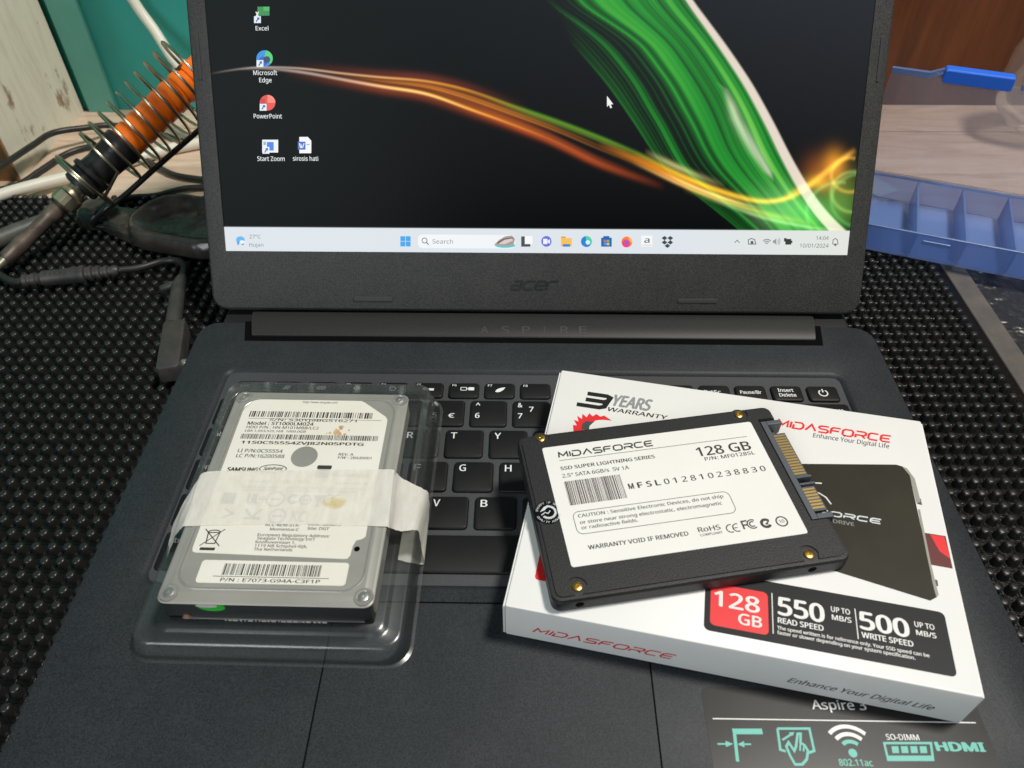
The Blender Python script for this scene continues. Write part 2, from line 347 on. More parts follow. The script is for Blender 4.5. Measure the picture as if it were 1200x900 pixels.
def board_material():
    m, nt, b, out = NT('weathered_white_paint'); L = nt.links.new; tc = N(nt, 'ShaderNodeTexCoord'); mp = N(nt, 'ShaderNodeMapping'); mp.inputs['Scale'].default_value = (40, 60, 9)
    L(tc.outputs['Object'], mp.inputs['Vector']); n1 = N(nt, 'ShaderNodeTexNoise', Scale=3.2, Detail=9, Roughness=.7); L(mp.outputs[0], n1.inputs['Vector'])
    n2 = N(nt, 'ShaderNodeTexNoise', Scale=38, Detail=6, Roughness=.65); mp2 = N(nt, 'ShaderNodeMapping'); mp2.inputs['Scale'].default_value = (1, 1, .55); L(tc.outputs['Object'], mp2.inputs['Vector']); L(mp2.outputs[0], n2.inputs['Vector'])
    r1 = N(nt, 'ShaderNodeValToRGB'); e = r1.color_ramp.elements; e[0].position = .3; e[0].color = srgb(206, 199, 180); e[1].position = .52; e[1].color = srgb(222, 217, 200); L(n1.outputs['Fac'], r1.inputs['Fac'])
    r2 = N(nt, 'ShaderNodeValToRGB'); e = r2.color_ramp.elements; e[0].position = .61; e[0].color = (0, 0, 0, 1); e[1].position = .67; e[1].color = (1, 1, 1, 1); L(n2.outputs['Fac'], r2.inputs['Fac'])
    mx = N(nt, 'ShaderNodeMix', data_type='RGBA'); L(r2.outputs['Color'], mx.inputs['Factor']); L(r1.outputs['Color'], mx.inputs['A']); mx.inputs['B'].default_value = srgb(150, 126, 104)
    L(mx.outputs['Result'], b.inputs['Base Color']); b.inputs['Roughness'].default_value = .6
    bp = N(nt, 'ShaderNodeBump', Strength=.5, Distance=.0008); L(n1.outputs['Fac'], bp.inputs['Height']); L(bp.outputs['Normal'], b.inputs['Normal']); return m
K['wboard'] = board_material()
def tape_material():
    m, nt, b, out = NT('masking_tape'); L = nt.links.new; tc = N(nt, 'ShaderNodeTexCoord')
    n = N(nt, 'ShaderNodeTexNoise', Scale=420, Detail=5, Roughness=.6); mp = N(nt, 'ShaderNodeMapping'); mp.inputs['Scale'].default_value = (1, .35, 1); L(tc.outputs['Object'], mp.inputs['Vector']); L(mp.outputs[0], n.inputs['Vector'])
    rp = N(nt, 'ShaderNodeValToRGB'); e = rp.color_ramp.elements; e[0].position = .3; e[0].color = (.76, .74, .67, 1); e[1].position = .7; e[1].color = (.88, .865, .80, 1); L(n.outputs['Fac'], rp.inputs['Fac'])
    L(rp.outputs['Color'], b.inputs['Base Color']); b.inputs['Roughness'].default_value = .55
    bp = N(nt, 'ShaderNodeBump', Strength=.8, Distance=.00022); L(n.outputs['Fac'], bp.inputs['Height']); L(bp.outputs['Normal'], b.inputs['Normal'])
    tr = N(nt, 'ShaderNodeBsdfTransparent', Color=(.97, .95, .88, 1)); mx = N(nt, 'ShaderNodeMixShader'); mx.inputs[0].default_value = .70
    L(tr.outputs[0], mx.inputs[1]); L(b.outputs[0], mx.inputs[2]); L(mx.outputs[0], out.inputs['Surface']); return m
K['tape'] = tape_material()
G0 = flatframe(0, 0, 0)
def gbox(x0, x1, y0, y1, z0, z1, bev=0): return box(G0, x0, x1, y0, y1, z0, z1, bev)

# ================================================================== setting
TB = -24.0
table = mesh('table_top', *gbox(-900, 900, -620, 368, TB-24, TB-2.0), K['tablew']); tag(table, 'pale wood-grain table top under the mat', 'table', kind='structure')
for y0, y1 in ((-620, 322.6), (323.6, 368)):
    b_ = mesh('table_board', *gbox(-899, 899, y0, y1, TB-2.0, TB, .25), K['tablew'], table)
wall = mesh('wall', *gbox(-900, 120, 354, 372, TB-24, 420), K['wall']); tag(wall, 'teal painted wall behind the table', 'wall', kind='structure')
mesh('wall_batten', *gbox(-345.5, -324, 349.5, 354.4, TB, 418, 1), K['batten'], wall)
mesh('side_wall', *gbox(-392, -372, 60, 353, TB-20, 420), K['wall'], wall)
brown = mesh('wooden_panel', *gbox(120.5, 900, 369, 384, TB-22, 420, .8), K['brown']); tag(brown, 'reddish brown wood-grain panel standing behind the blue organiser', 'panel')
pb = thing('white_board', 'weathered white painted wooden post with chipped paint beside the teal wall', 'post', (-361, 306, TB))
mesh('painted_face', *gbox(-371.8, -350, 246.5, 349.3, TB, 418, 1.2), K['wboard'], pb)
mesh('bare_edge', *gbox(-371, -350.8, 244.6, 246.4, TB, 417, .4), K['board_edge'], pb)

# ------------------------------------------------------------------ rubber mat with nubs
MX0, MX1, MY0, MY1, MZ = -371, 234, -330, 214, -18.0
rmat = thing('rubber_mat', 'black studded rubber mat lying under the laptop', 'mat', ((MX0+MX1)/2, (MY0+MY1)/2, TB))
mesh('mat_sheet', *gbox(MX0, MX1, MY0, MY1, TB+.05, MZ, .5), K['matbase'], rmat)
mesh('mat_border', *gbox(MX1+.05, MX1+12.5, MY0, MY1-40, TB+.05, MZ+.8, .6), K['strip'], rmat)
def nubgeo(n=8):
    prof = ((2.3, 0), (1.95, 2.0), (1.78, 3.4), (1.5, 3.85), (.95, 3.98)); V = []; F = []
    for r, z in prof: V += [(r*math.cos(2*math.pi*k/n), r*math.sin(2*math.pi*k/n), z) for k in range(n)]
    for j in range(len(prof)-1):
        for k in range(n): F.append((j*n+k, j*n+(k+1) % n, (j+1)*n+(k+1) % n, (j+1)*n+k))
    F.append(tuple(range((len(prof)-1)*n, len(prof)*n))); return V, F
nV, nF = nubgeo()
nme = bpy.data.meshes.new('nub'); nme.from_pydata([tuple(c*.001 for c in v) for v in nV], [], nF); nme.polygons.foreach_set('use_smooth', [True]*len(nF)); nme.materials.append(K['nub'])
spots = []
for i in range(-26, 69):
    for j in range(-49, 38):
        x = -204.3+6.42*i; y = -19.2+6.36*j
        if MX0+3 < x < MX1-3 and MY0+3 < y < MY1-3: spots.append((x, y))
def nub_rank(s):
    q = project((s[0], s[1], -14)); x, y = q
    if not (4 < x < 1196 and 4 < y < 896): return -1
    if -166 < s[0] < 166 and -165 < s[1] < 72: return -1
    if abs(s[0]) < 166 and s[1] >= 72: return -1
    if s[0] > 0:
        X = 186; 
        if (s[0]-194)*.347+(s[1]-156)*.938 > -2: return -1
    return 1/np.linalg.norm(np.array([s[0], s[1], -14])-CPOS)
ranked = sorted(spots, key=nub_rank, reverse=True); big = set(ranked[:300]); rest = MB()
rinv = MW[rmat].inverted()
for s in spots:
    if s in big:
        o = bpy.data.objects.new('nub', nme); COL.objects.link(o); o.parent = rmat; o.location = rinv @ M((s[0], s[1], MZ-.02)); o.rotation_euler = (random.uniform(-.06, .06), random.uniform(-.06, .06), random.uniform(0, 1))
    else:
        rest.add([(s[0]+v[0], s[1]+v[1], MZ-.02+v[2]) for v in nV], nF)
rest.build('nub_field', K['nub'], rmat, True, 'stuff')
# webbing ridges between the nubs
rid = MB()
xs = sorted({s[0] for s in spots}); ys = sorted({s[1] for s in spots})
for x in xs: rid.add(*gbox(x+3.21-.45, x+3.21+.45, MY0+4, MY1-4, MZ-.3, MZ+.30, .2))
for y in ys: rid.add(*gbox(MX0+4, MX1-4, y+3.18-.45, y+3.18+.45, MZ-.3, MZ+.27, .2))
rid.build('web_ridges', K['matbase'], rmat, False, 'stuff')

# ================================================================== laptop
LT = math.radians(30.80)
lap = thing('laptop', 'open charcoal laptop showing a desktop with green and orange light trails', 'laptop', (0, -40, -15))
BZ = -14.05
FY = -158.0
deckP = rrect(-164, 164, FY, 70, 9, 5)
KX0, KX1, KY0, KY1 = -143.5, 141.5, -76.5, 37.5
TX0, TX1, TY1 = -70.3, 37.6, -81.6
# deck top with a real keyboard well: outer skin + well skin bridged as rings
def deck():
    mb = MB(); n = 24
    outer = deckP; kn = 5
    well = rrect(KX0, KX1, KY0, KY1, 6, 5)
    mb.add(*loops(G0, [(inset(outer, 3.5), BZ), (inset(outer, .8), BZ+3), (outer, -2.2), (inset(outer, .35), -.5), (inset(outer, 1.2), 0), (well, 0), (inset(well, .7), -.25), (inset(well, 2.4), -1.36), (inset(well, 2.7), -2.0)], True, True))
    return mb
dk = autosmooth(deck().build('deck', K['deck'], lap), 35)
mesh('keyboard_plate', *prism(G0, rrect(KX0+2.2, KX1-2.2, KY0+2.2, KY1-2.2, 4, 4), -1.95, -1.35), K['trayk'], lap)
# hinge trough and bar
mesh('rear_ledge', *gbox(-158, 158, 66, 92, BZ, -6.5, 1), K['dark'], lap)
hb = mesh('hinge_trough', *prism(G0, [(140, 70.2), (-143, 70.2), (-139.5, 55.8), (137.5, 55.8)], .02, .06), K['gap'], lap)
prof = [(59.0, -1.0), (58.9, .9), (59.6, 1.55), (66, 2.2), (71.5, 2.1), (76, 1.0), (81, -2.6), (84, -7.0), (70, -7.0), (70.2, -.2)]
V = []; F = []; n = len(prof)
for xl, xr in ((0, 0),):
    for (y, z) in prof: V.append((-136.5-(y-59)*.24, y, z))
    for (y, z) in prof: V.append((134.3+(y-59)*.2, y, z))
for i in range(n): F.append((i, (i+1) % n, n+(i+1) % n, n+i))
F.append(tuple(range(n))); F.append(tuple(range(2*n-1, n-1, -1)))
hbar = autosmooth(mesh('hinge_bar', V, F, K['hinge'], lap), 50)
HF = Frame((0, 59.6, 1.55), (1, 0, 0), (0, 6.4, .65))
for ch, x in zip('ASPIRE', (563, 587.5, 612, 637, 657, 679)):
    a = HF.px(x, 390.5); c = HF.px(x, 382.5); wd = HF.px(x+(9 if ch != 'I' else 2), 390.5)[0]-a[0]
    mesh('hinge_letter', *textgeo(HF, ch, a[0], a[1], wd, c[1]-a[1], .06), K['aspire'], hbar)
# touchpad
tp = autosmooth(mesh('touchpad', *prism(G0, rrect(TX0+.5, TX1-.5, -152, TY1-.5, 2, 3), .02, .06), K['deck'], lap))
tg = MB(); tg.add(*ribbon(G0, rrect(TX0, TX1, -152.5, TY1, 2.2, 3), .55, .075, True)); tg.build('touchpad_gap', K['gap'], lap)
# keys
kcache = {}
def key(x, y, w, h, legs, name='key'):
    k = (round(w, 1), round(h, 1))
    if k not in kcache:
        P = rrect(-w/2, w/2, -h/2, h/2, 1.7, 3); Vv, Ff = loops(flatframe(0, 0, 0), [(P, 0), (P, 1.25), (inset(P, .25), 1.65), (inset(P, .75), 1.8)], False, True)
        me = bpy.data.meshes.new('key'); me.from_pydata([tuple(c*.001 for c in v) for v in Vv], [], Ff); me.polygons.foreach_set('use_smooth', [True]*len(Ff)); me.set_sharp_from_angle(angle=math.radians(50)); me.materials.append(K['key']); kcache[k] = me
    o = bpy.data.objects.new(name, kcache[k]); COL.objects.link(o); o.parent = lap; loc = Vector((x*.001, y*.001, (-1.95+Z0)*.001)); o.location = MW[lap].inverted() @ loc
    MW[o] = Matrix.Translation(loc)
    fr = flatframe(x, y, -.15); mb = MB()
    for s, du, dv, wd, cap, bold in legs:
        mb.add(*textgeo(fr, s, -w/2+du, h/2-dv, wd, cap, .035, bold))
    if mb.V: mb.build('key_legend', K['legend'], o)
    return o
P1 = 18.6
def wof(ch, cap=3.3): return {'I': .5, 'M': 3.4, 'W': 4.2, 'J': 2.0, 'L': 2.2, '1': 1.4}.get(ch, 2.7)*cap/3.3
def L1(ch): return [(ch, 2.2, 5.0, wof(ch), 3.3, .012)]
frow = ['Esc', 'F1', 'F2', 'F3', 'F4', 'F5', 'F6', 'F7', 'F8', 'F9', 'F10', 'F11', 'F12', 'PrtSc', 'Pause/Br', 'Insert', 'power']
for i, s in enumerate(frow):
    x = -128.3+16.08*i
    if s.startswith('F'): lg = [(s, 1.5, 2.3, 1.9 if len(s) < 3 else 2.6, 1.25, .01)]
    elif s == 'Insert': lg = [('Insert', 3.0, 3.9, 7, 2.0, .02), ('Delete', 3.0, 6.9, 7.6, 2.0, .02)]
    elif s == 'power': lg = []
    elif s == 'Esc': lg = [(s, 2, 4, 4, 1.8, .01)]
    else: lg = [(s, 2.0, 5.4, 9.5 if 'P' in s[:2] and len(s) > 5 else 7.5, 2.0, .02)]
    o = key(x, 24.0, 13.7, 9.3, lg); fr = flatframe(x, 24, -.15); ic = MB()
    if s == 'F6': ic.add(*ribbon(fr, rrect(-1.4, 1.2, -.2, 1.6, .2, 1), .35, .035, True)).add(*flat(fr, rrect(2, 4.6, -.2, 1.7, .2, 1), .035)).add(*ribbon(fr, [(1.2, .7), (2, .7)], .4, .035))
    if s == 'F7': ic.add(*flat(fr, [(-2, -.9), (-1.2, .6), (.6, 1.5), (2.6, 1.9), (1.8, .4), (.4, -.9), (-1, -1.3)], .035))
    if s == 'F5': ic.add(*flat(fr, [(-2.5, -.4), (2.5, -.6), (2.6, .8), (-.5, .9), (-1.3, 1.7), (-2.5, 1.6)], .035))
    if s == 'F4': ic.add(*ribbon(fr, disc((0, .4), 1.3, 14), .7, .035, True))
    if s == 'F3': ic.add(*flat(fr, disc((0, .5), 1.6, 14), .035))
    if s == 'F2': ic.add(*flat(fr, rrect(-2.4, 2, -.8, 1.8, .9, 3), .035))
    if s == 'F1': ic.add(*flat(fr, [(-1.8, -.8), (1.2, -.8), (2.2, 1.7), (-.6, 1.7)], .035))
    if s == 'power': ic.add(*ribbon(fr, arc((0, .2), 1.9, 125, 415, 14), .55, .035)).add(*flat(fr, rrect(-.3, .3, .6, 2.6, .1, 1), .035))
    if ic.V: ic.build('key_icon', K['legend'], o)
nums = [('~', '`'), ('!', '1'), ('@', '2'), ('#', '3'), ('$', '4'), ('%', '5'), ('^', '6'), ('&', '7'), ('*', '8'), ('(', '9'), (')', '0'), ('_', '-'), ('+', '=')]
for i, (a, b) in enumerate(nums):
    x = -131.8+P1*i; lg = [(a, 2.3, 4.0, 2.0, 2.5, .015), (b, 2.3, 10.6, 2.0, 2.9, .015)]
    if b == '7': lg.append(('7', 7.2, 6.6, 2.0, 2.9, .015))
    if b == '5': lg.append(('€', 9.2, 10.6, 2.8, 2.6, .01))
    key(x, 10.0, 16.2, 15.2, lg)
key(120.4, 10.0, 35.0, 15.2, [('Backspace', 20, 5, 12, 2.0, .01)])
key(-126.8, -7.5, 26.6, 15.2, [('Tab', 2.3, 5, 5, 2.2, .01)])
for i, ch in enumerate('QWERTYUIOP[]'): key(-104.2+P1*i, -7.5, 16.2, 15.2, L1(ch))
key(127.6, -7.5, 20.4, 15.2, L1('\\'))
key(-124.6, -25.0, 31, 15.2, [('Caps Lock', 2.3, 5, 12, 2.0, .01)])
for i, ch in enumerate("ASDFGHJKL;'"): key(-99.4+P1*i, -25.0, 16.2, 15.2, L1(ch))
key(117.8, -25.0, 40, 15.2, [('Enter', 26, 5, 8, 2.0, .01)])
key(-120, -42.7, 40.4, 15.2, [('Shift', 2.3, 5, 6, 2.2, .01)])
for i, ch in enumerate('ZXCVBNM,./'): key(-89.9+P1*i, -42.7, 16.2, 15.2, L1(ch))
key(116.2, -42.7, 43, 15.2, [('Shift', 26, 5, 6, 2.2, .01)])
for x, w, s in ((-131.9, 16.2, 'Ctrl'), (-113.3, 16.2, 'Fn'), (-94.7, 16.2, ''), (25.5, 16.2, 'Alt'), (44.1, 16.2, 'Ctrl')): key(x, -61.3, w, 16.3, [(s, 2.2, 5, 5, 2.2, .01)] if s else [])
key(-34.9, -61.3, 100.3, 16.3, [], 'space_bar')
for x in (75, 93.6, 112.2): key(x, -65.4, 16.2, 8, [])
key(93.6, -57.0, 16.2, 7.6, [])
# palm-rest sticker
stk = thing('palm_rest_sticker', '', '', (0, 0, 0)) if False else None
sticker = mesh('palm_rest_sticker', *prism(G0, rrect(53, 139.3, -152, -110.4, 2.2, 4), .02, .10), K['sticker'], lap); sticker['label'] = 'black feature sticker with teal icons on the palm rest'
SH = .125
text('sticker_text', G0, 'Aspire 3', (952.3, 831.7), (1016, 831.7), (952.3, 821), SH, K['pwhite'], sticker, .012)
a, b = G0.px(835, 842.3), G0.px(1143, 846.7); mesh('sticker_rule', *ribbon(G0, [(a[0], a[1]), (b[0], a[1])], .35, SH), K['pwhite'], sticker)
def S(x, y): return tuple(G0.px(800+x/3, 780+y/3))
def SP(x, y): return (800+x/3, 780+y/3)
ic = MB(); ic.add(*ribbon(G0, [S(175, 232), S(280, 232)], 1.7, SH)).add(*ribbon(G0, [S(180, 222), S(193, 338)], 1.0, SH))
ic.add(*ribbon(G0, [S(122, 276), S(165, 276)], .5, SH)).add(*flat(G0, [S(150, 265), S(178, 276), S(152, 287)], SH)).add(*ribbon(G0, [S(240, 277), S(205, 277)], .5, SH)).add(*flat(G0, [S(215, 266), S(192, 277), S(217, 288)], SH))
ic.build('slim_bezel_icon', K['teal'], sticker)
ic = MB(); ic.add(*ribbon(G0, [S(333, 222), S(445, 222), S(462, 300), S(440, 308)], .75, SH)).add(*ribbon(G0, [S(333, 222), S(343, 296), S(362, 302)], .75, SH))
ic.add(*ribbon(G0, [S(350, 262), S(388, 238)], .6, SH)).add(*flat(G0, [S(372, 236), S(392, 234), S(386, 248)], SH))
ic.add(*ribbon(G0, [S(372, 270), S(392, 300), S(398, 285), S(404, 240), S(414, 240), S(414, 272), S(428, 280), S(440, 300), S(436, 330), S(420, 348), S(395, 348), S(378, 318), S(364, 285)], .75, SH, True))
ic.add(*ribbon(G0, [S(414, 272), S(412, 300)], .5, SH)).add(*ribbon(G0, [S(427, 280), S(424, 302)], .5, SH)); ic.build('touch_hand_icon', K['teal'], sticker)
c = np.array(S(598, 308)); wi = MB(); wi.add(*flat(G0, disc(c, 1.3, 14), SH)); wi.add(*ribbon(G0, arc(c, 3.4, 48, 132), 1.15, SH)); wi.build('wifi_icon', K['teal'], sticker)
wi = MB()
for r in (5.6, 7.9): wi.add(*ribbon(G0, arc(c, r, 46, 134), 1.2, SH))
wi.build('wifi_icon', K['pwhite'], sticker)
text('sticker_text', G0, '802.11ac', SP(552, 353), SP(670, 353), SP(552, 330), SH, K['teal'], sticker, .02)
text('sticker_text', G0, 'SO-DIMM', SP(718, 262), SP(833, 262), SP(718, 242), SH, K['pwhite'], sticker, .012)
text('sticker_text', G0, 'HDMI', SP(893, 300), SP(1068, 302), SP(893, 270), SH, K['teal'], sticker, .05)
ic = MB(); q = [S(708, 273), S(872, 273), S(880, 332), S(722, 332)]; ic.add(*ribbon(G0, q, .7, SH, True)); ic.add(*flat(G0, [S(722, 317), S(877, 317), S(880, 334), S(724, 334)], SH))
for k in range(4): ic.add(*flat(G0, [S(733+k*33, 284), S(757+k*33, 284), S(761+k*33, 308), S(737+k*33, 308)], SH))
ic.build('memory_icon', K['teal'], sticker)

# ------------------------------------------------------------------ lid
ly, lz = 98.98, 22.03
LF = Frame((0, ly, lz), (1, 0, 0), (0, math.sin(LT), math.cos(LT)))        # u = x, v = up along the lid, n towards the user
LFREF[0] = LF
LW, LB, LTOP = 163.4, -29.4, 181.0
SW, SHH = 154.7, 174.0
back = autosmooth(mesh('lid_shell', *prism(LF, rrect(-LW-.5, LW+.5, LB-.4, LTOP+.4, 8, 5), -7.0, -.9, 0, 1.2), K['deck'], lap), 40)
bz = MB(); O = rrect(-LW, LW, LB, LTOP, 7, 5); I = rrect(-SW, SW, -.4, SHH+.3, .4, 5)
bz.add(*loops(LF, [(O, -.9), (O, .5), (inset(O, .5), .95), (inset(O, 1.2), 1.1), (I, 1.1), (I, -.2)], False, False))
bezel = autosmooth(bz.build('screen_bezel', K['bezel'], lap), 30)
for x0, x1, y0, y1 in ((415, 461, 347, 352.5), (793, 841, 350, 354.5)):
    a, b = LF.px(x0, y1), LF.px(x1, y0); mesh('rubber_bumper', *prism(LF, rrect(a[0], b[0], a[1], b[1], 1, 4), 1.05, 1.65, .25), K['rubber'], bezel)
for s in (-1, 1):
    a = LF.px(1030, 97)[1]; b = LF.px(1032, 43)[1]
    mesh('rubber_bumper', *prism(LF, rrect(s*159.7-.8, s*159.7+.8, a, b, .8, 4), 1.05, 1.5, .2), K['rubber'], bezel)
# embossed maker's name
def acer():
    mb = MB(); a = LF.px(598.5, 339.5); b = LF.px(651, 339.5); c = LF.px(600, 327.5); wd = b[0]-a[0]; cap = c[1]-a[1]; st = .20*cap; sh = .30
    G = {'a': [[(.08, 1), (.8, 1), (.95, .85), (.95, 0), (.2, 0), (0, .14), (0, .38), (.2, .5), (.95, .5)]], 'c': [[(1, 1), (.25, 1), (0, .75), (0, .25), (.25, 0), (1, 0)]],
         'e': [[(.02, .5), (1, .5), (1, .8), (.8, 1), (.25, 1), (0, .75), (0, .25), (.25, 0), (.95, 0)]], 'r': [[(0, 0), (0, .75), (.25, 1), (.95, 1)]]}
    x = 0
    for ch in 'acer':
        for q in G[ch]:
            P = [(a[0]+x+px_*wd*.215+sh*(py*cap), a[1]+st/2+py*(cap-st)) for px_, py in q]
            lo = ribbon(LF, P, st, 1.0); hi = ribbon(LF, [(u, v) for u, v in P], st*.62, 1.5); n = len(P); V = lo[0]+hi[0]; F = list(lo[1]); m = 2*n
            F = [tuple(i+m for i in f) for f in lo[1]]
            for i in range(n-1):
                F.append((2*i, 2*i+2, m+2*i+2, m+2*i)); F.append((2*i+1, m+2*i+1, m+2*i+3, 2*i+3))
            F.append((0, m, m+1, 1)); F.append((2*n-2, 2*n-1, m+2*n-1, m+2*n-2)); mb.add(V, F)
        x += wd*.262
    return mb
acer().build('embossed_logo', K['logo'], bezel)
# ------------------------------------------------------------------ screen with wallpaper drawn by functions on a fine vertex grid
def wallpaper():
    NX, NY = 560, 300; vmax = 128.0; hz = .25
    us = np.linspace(-SW-.2, SW+.2, NX); vs_ = np.linspace(-.2, vmax, NY); Ug, Vg = np.meshgrid(us, vs_)
    Pw = LF.O+Ug[..., None]*LF.ex+Vg[..., None]*LF.ey; q = project(Pw); X, Y = q[..., 0], q[..., 1]
    img = np.zeros(X.shape+(3,)); T = np.clip(Y/290, 0, 1)
    gl = np.clip((X-380)/650, 0, 1)
    img += np.array([.010, .0125, .0135])*(1-.97*T[..., None])+np.array([.015, .0155, .020])*(gl*(1-.97*T))[..., None]  # room reflection and backlight glow painted into the emission, stronger at the top
    img += np.array([.0015, .003, .0033])*np.clip(1-(X-260)/260, 0, 1)[..., None]
    def add(col, a): img[...] += np.array(col)*a[..., None]
    # the green sheet: streaks x(y) blended between guide curves
    yk0 = np.array([-60, 0, 25, 50, 75, 100, 125, 150, 175, 200, 225, 250, 275, 300.])
    g = {0: [598, 634, 648, 668, 690, 711, 729, 746, 762, 780, 810, 842, 872, 900],
         1: [600, 640, 674, 706, 728, 746, 760, 775, 788, 804, 834, 866, 894, 920],
         2: [640, 678, 712, 748, 768, 786, 800, 814, 826, 842, 866, 888, 910, 930],
         3: [712, 750, 772, 796, 814, 830, 844, 854, 864, 880, 900, 922, 944, 960],
         4: [768, 806, 824, 842, 859, 875, 889, 902, 914, 927, 941, 958, 981, 1008],
         5: [774, 812, 830, 849, 867, 884, 898, 912, 925, 939, 957, 978, 1005, 1036]}
    yk = np.arange(-60, 300.1, 4.0)
    def dens(v):
        P = smoothpath([np.array([y, x]) for y, x in zip(yk0, v)], 8); P = np.array(P); f = np.interp(yk, P[:, 0], P[:, 1])
        k = np.ones(5)/5; return np.convolve(np.pad(f, 2, mode='reflect', reflect_type='odd'), k, 'valid')
    g = {k: dens(v) for k, v in g.items()}
    def xs(s):
        i = min(int(s), 4); t = s-i; return g[i]*(1-t)+g[i+1]*t
    r = np.random.RandomState(3)
    # s-coordinate of every point across the sheet, then a strand profile f(s)
    Sg = np.full(X.shape, -1.0); gx = [np.interp(Y, yk, g[k]) for k in range(6)]
    for k in range(5):
        w_ = np.maximum(gx[k+1]-gx[k], 1e-3); t = (X-gx[k])/w_; mk = (t >= 0) & (t < 1) & (Sg < 0); Sg[mk] = (k+t)[mk]
    sk = np.linspace(0, 5, 1400)
    def noise1(n, p):
        v = r.rand(n)**p; return np.interp(sk, np.linspace(0, 5, n), v)
    env = np.interp(sk, [0, .06, .3, .5, .8, 1.0, 1.12, 1.35, 1.8, 1.95, 2.05, 2.25, 2.6, 3.0, 3.4, 3.7, 4.0, 4.4, 4.6, 4.75, 5], [0, .30, .20, .10, .20, .75, .30, .03, .02, .12, .9, .55, .65, .95, 1.25, 1.7, 1.7, .4, .22, 0, 0])
    st_ = noise1(64, 1.0); st_ = np.clip((st_-.28)/.5, 0, 1); st_ = st_*st_*(3-2*st_)
    fp = np.where(sk >= 1.97, env, 0)*(.06+1.25*st_*(.45+.75*noise1(22, 1))+.45*noise1(150, 2)+.25*noise1(320, 2))
    for c_, w_, a_ in ((.07, .035, .34), (.19, .02, .14), (.30, .03, .22), (.47, .025, .15), (.62, .02, .10), (.80, .025, .16), (.97, .03, .55), (1.05, .025, .42), (1.16, .03, .16), (1.42, .02, .07), (1.66, .03, .13), (1.84, .02, .10), (1.93, .025, .26)):
        fp = fp+a_*np.exp(-((sk-c_)/w_)**2)+.18*a_*np.exp(-((sk-c_)/(4*w_))**2)
    fp = np.convolve(np.pad(fp, 3, mode='edge'), np.ones(7)/7, 'valid')
    A = np.interp(Sg, sk, fp)*(Sg >= 0)
    A *= np.where(Sg < 2, np.clip((Y-75*(2-Sg)+100)/100, 0, 1)*np.clip((Y-12*(2-Sg))/30+Sg*.5, 0, 1), 1.0)
    A *= np.where(Sg < 1, np.clip((gx[1]-gx[0]-1)/16, .15, 1), 1.0)
    A *= 1+.25*np.sin(Y*.021+Sg*3)
    A = np.clip(A, 0, None); gA = .53*(1-np.exp(-1.15*A)); wA = np.clip(A-1.35, 0, 3)*.07+.10*np.exp(-((X-915)/34)**2-((Y-243)/26)**2)*(Sg > 1)
    img[..., 1] += gA+1.6*wA; img[..., 0] += (.045+.15*np.clip(A-.6, 0, 1.4))*gA+wA; img[..., 2] += .085*gA+.8*wA
    # pale inner highlight
    yk2 = np.array([95, 105, 120, 140, 160, 180, 200, 212]); xk2 = np.array([838, 850, 856, 863, 874, 886, 899, 906]); wk = np.array([.5, 3, 5, 6.5, 7, 6.5, 4.5, .5])
    m = (Y > 95) & (Y < 214); d = (X-np.interp(Y, yk2, xk2))/np.interp(Y, yk2, wk); add((.46, .40, .34), m*np.exp(-d**2*1.2)*np.clip((Y-95)/30, 0, 1)*np.clip((214-Y)/12, 0, 1))
    # bright white line with fringes
    xc = xs(4.62); d = (X-np.interp(Y, yk, xc)); add((.02, .16, .07), .9*np.exp(-(d/1.3)**2))
    xc = xs(4.2); xi = np.interp(Y, yk, xc); wl = np.interp(Y, [0, 60, 150, 220, 290], [3.5, 4.2, 5.0, 5.8, 7.2])
    sl = np.interp(Y, yk, np.gradient(xc, yk)); d = np.abs((X-xi)/np.sqrt(1+sl**2)); a = np.clip((wl-d)/1.8+.5, 0, 1)
    img[...] = img*(1-a[..., None])+np.array([.80, .70, .59])*a[..., None]
    # orange stream y(x)
    xk0 = np.array([230, 260, 300, 350, 400, 450, 500, 550, 600, 650, 700, 750, 790, 830, 870, 900, 930, 950, 965, 975, 985, 1000])
    up = np.array([90, 84, 79, 80, 86, 91, 95, 106, 124, 141, 160, 181, 200, 217, 230, 235, 228, 216, 198, 182, 176, 182])
    lo = np.array([92, 85, 80, 84, 93, 102, 110, 128, 146, 166, 190, 208, 222, 232, 246, 256, 262, 266, 268, 268, 268, 268])
    xk = np.arange(230, 1001, 7.0)
    def rs(v):
        P = np.array(smoothpath([np.array([x_, y_]) for x_, y_ in zip(xk0, v)], 8)); return np.convolve(np.pad(np.interp(xk, P[:, 0], P[:, 1]), 2, mode='reflect', reflect_type='odd'), np.ones(5)/5, 'valid')
    up = rs(up); lo = rs(lo)
    def hs(yc, w, col, x0, x1, amp, f0=60, f1=60, wv=1):
        yi = np.interp(X, xk, yc); sl = np.interp(X, xk, np.gradient(yc, xk)); d = (Y-yi)/np.sqrt(1+sl**2)
        add(col, amp*np.exp(-(d/w)**2)*np.clip((X-x0)/f0, 0, 1)*np.clip((x1-X)/f1, 0, 1))
    hs(up, 1.0, (.42, .36, .33), 245, 520, .9, 60, 160); hs(lo, 1.5, (.55, .42, .34), 280, 560, .8, 70, 140)
    hs(up, 1.3, (.75, .30, .02), 330, 620, .8, 120, 80); hs(lo, 1.8, (.80, .34, .04), 380, 600, .8, 100, 130)
    hs(up-4, 5, (.16, .03, .015), 340, 620, .7, 140, 110); hs(lo+3, 5.5, (.26, .045, .008), 330, 640, .7, 120, 140)
    for k in range(14):
        t = r.rand(); hs(up*(1-t)+lo*t, r.uniform(.6, 1.4), (.45, .11+.08*r.rand(), .015), 380+60*r.rand(), 640+160*r.rand(), r.uniform(.1, .45), 90, 120)
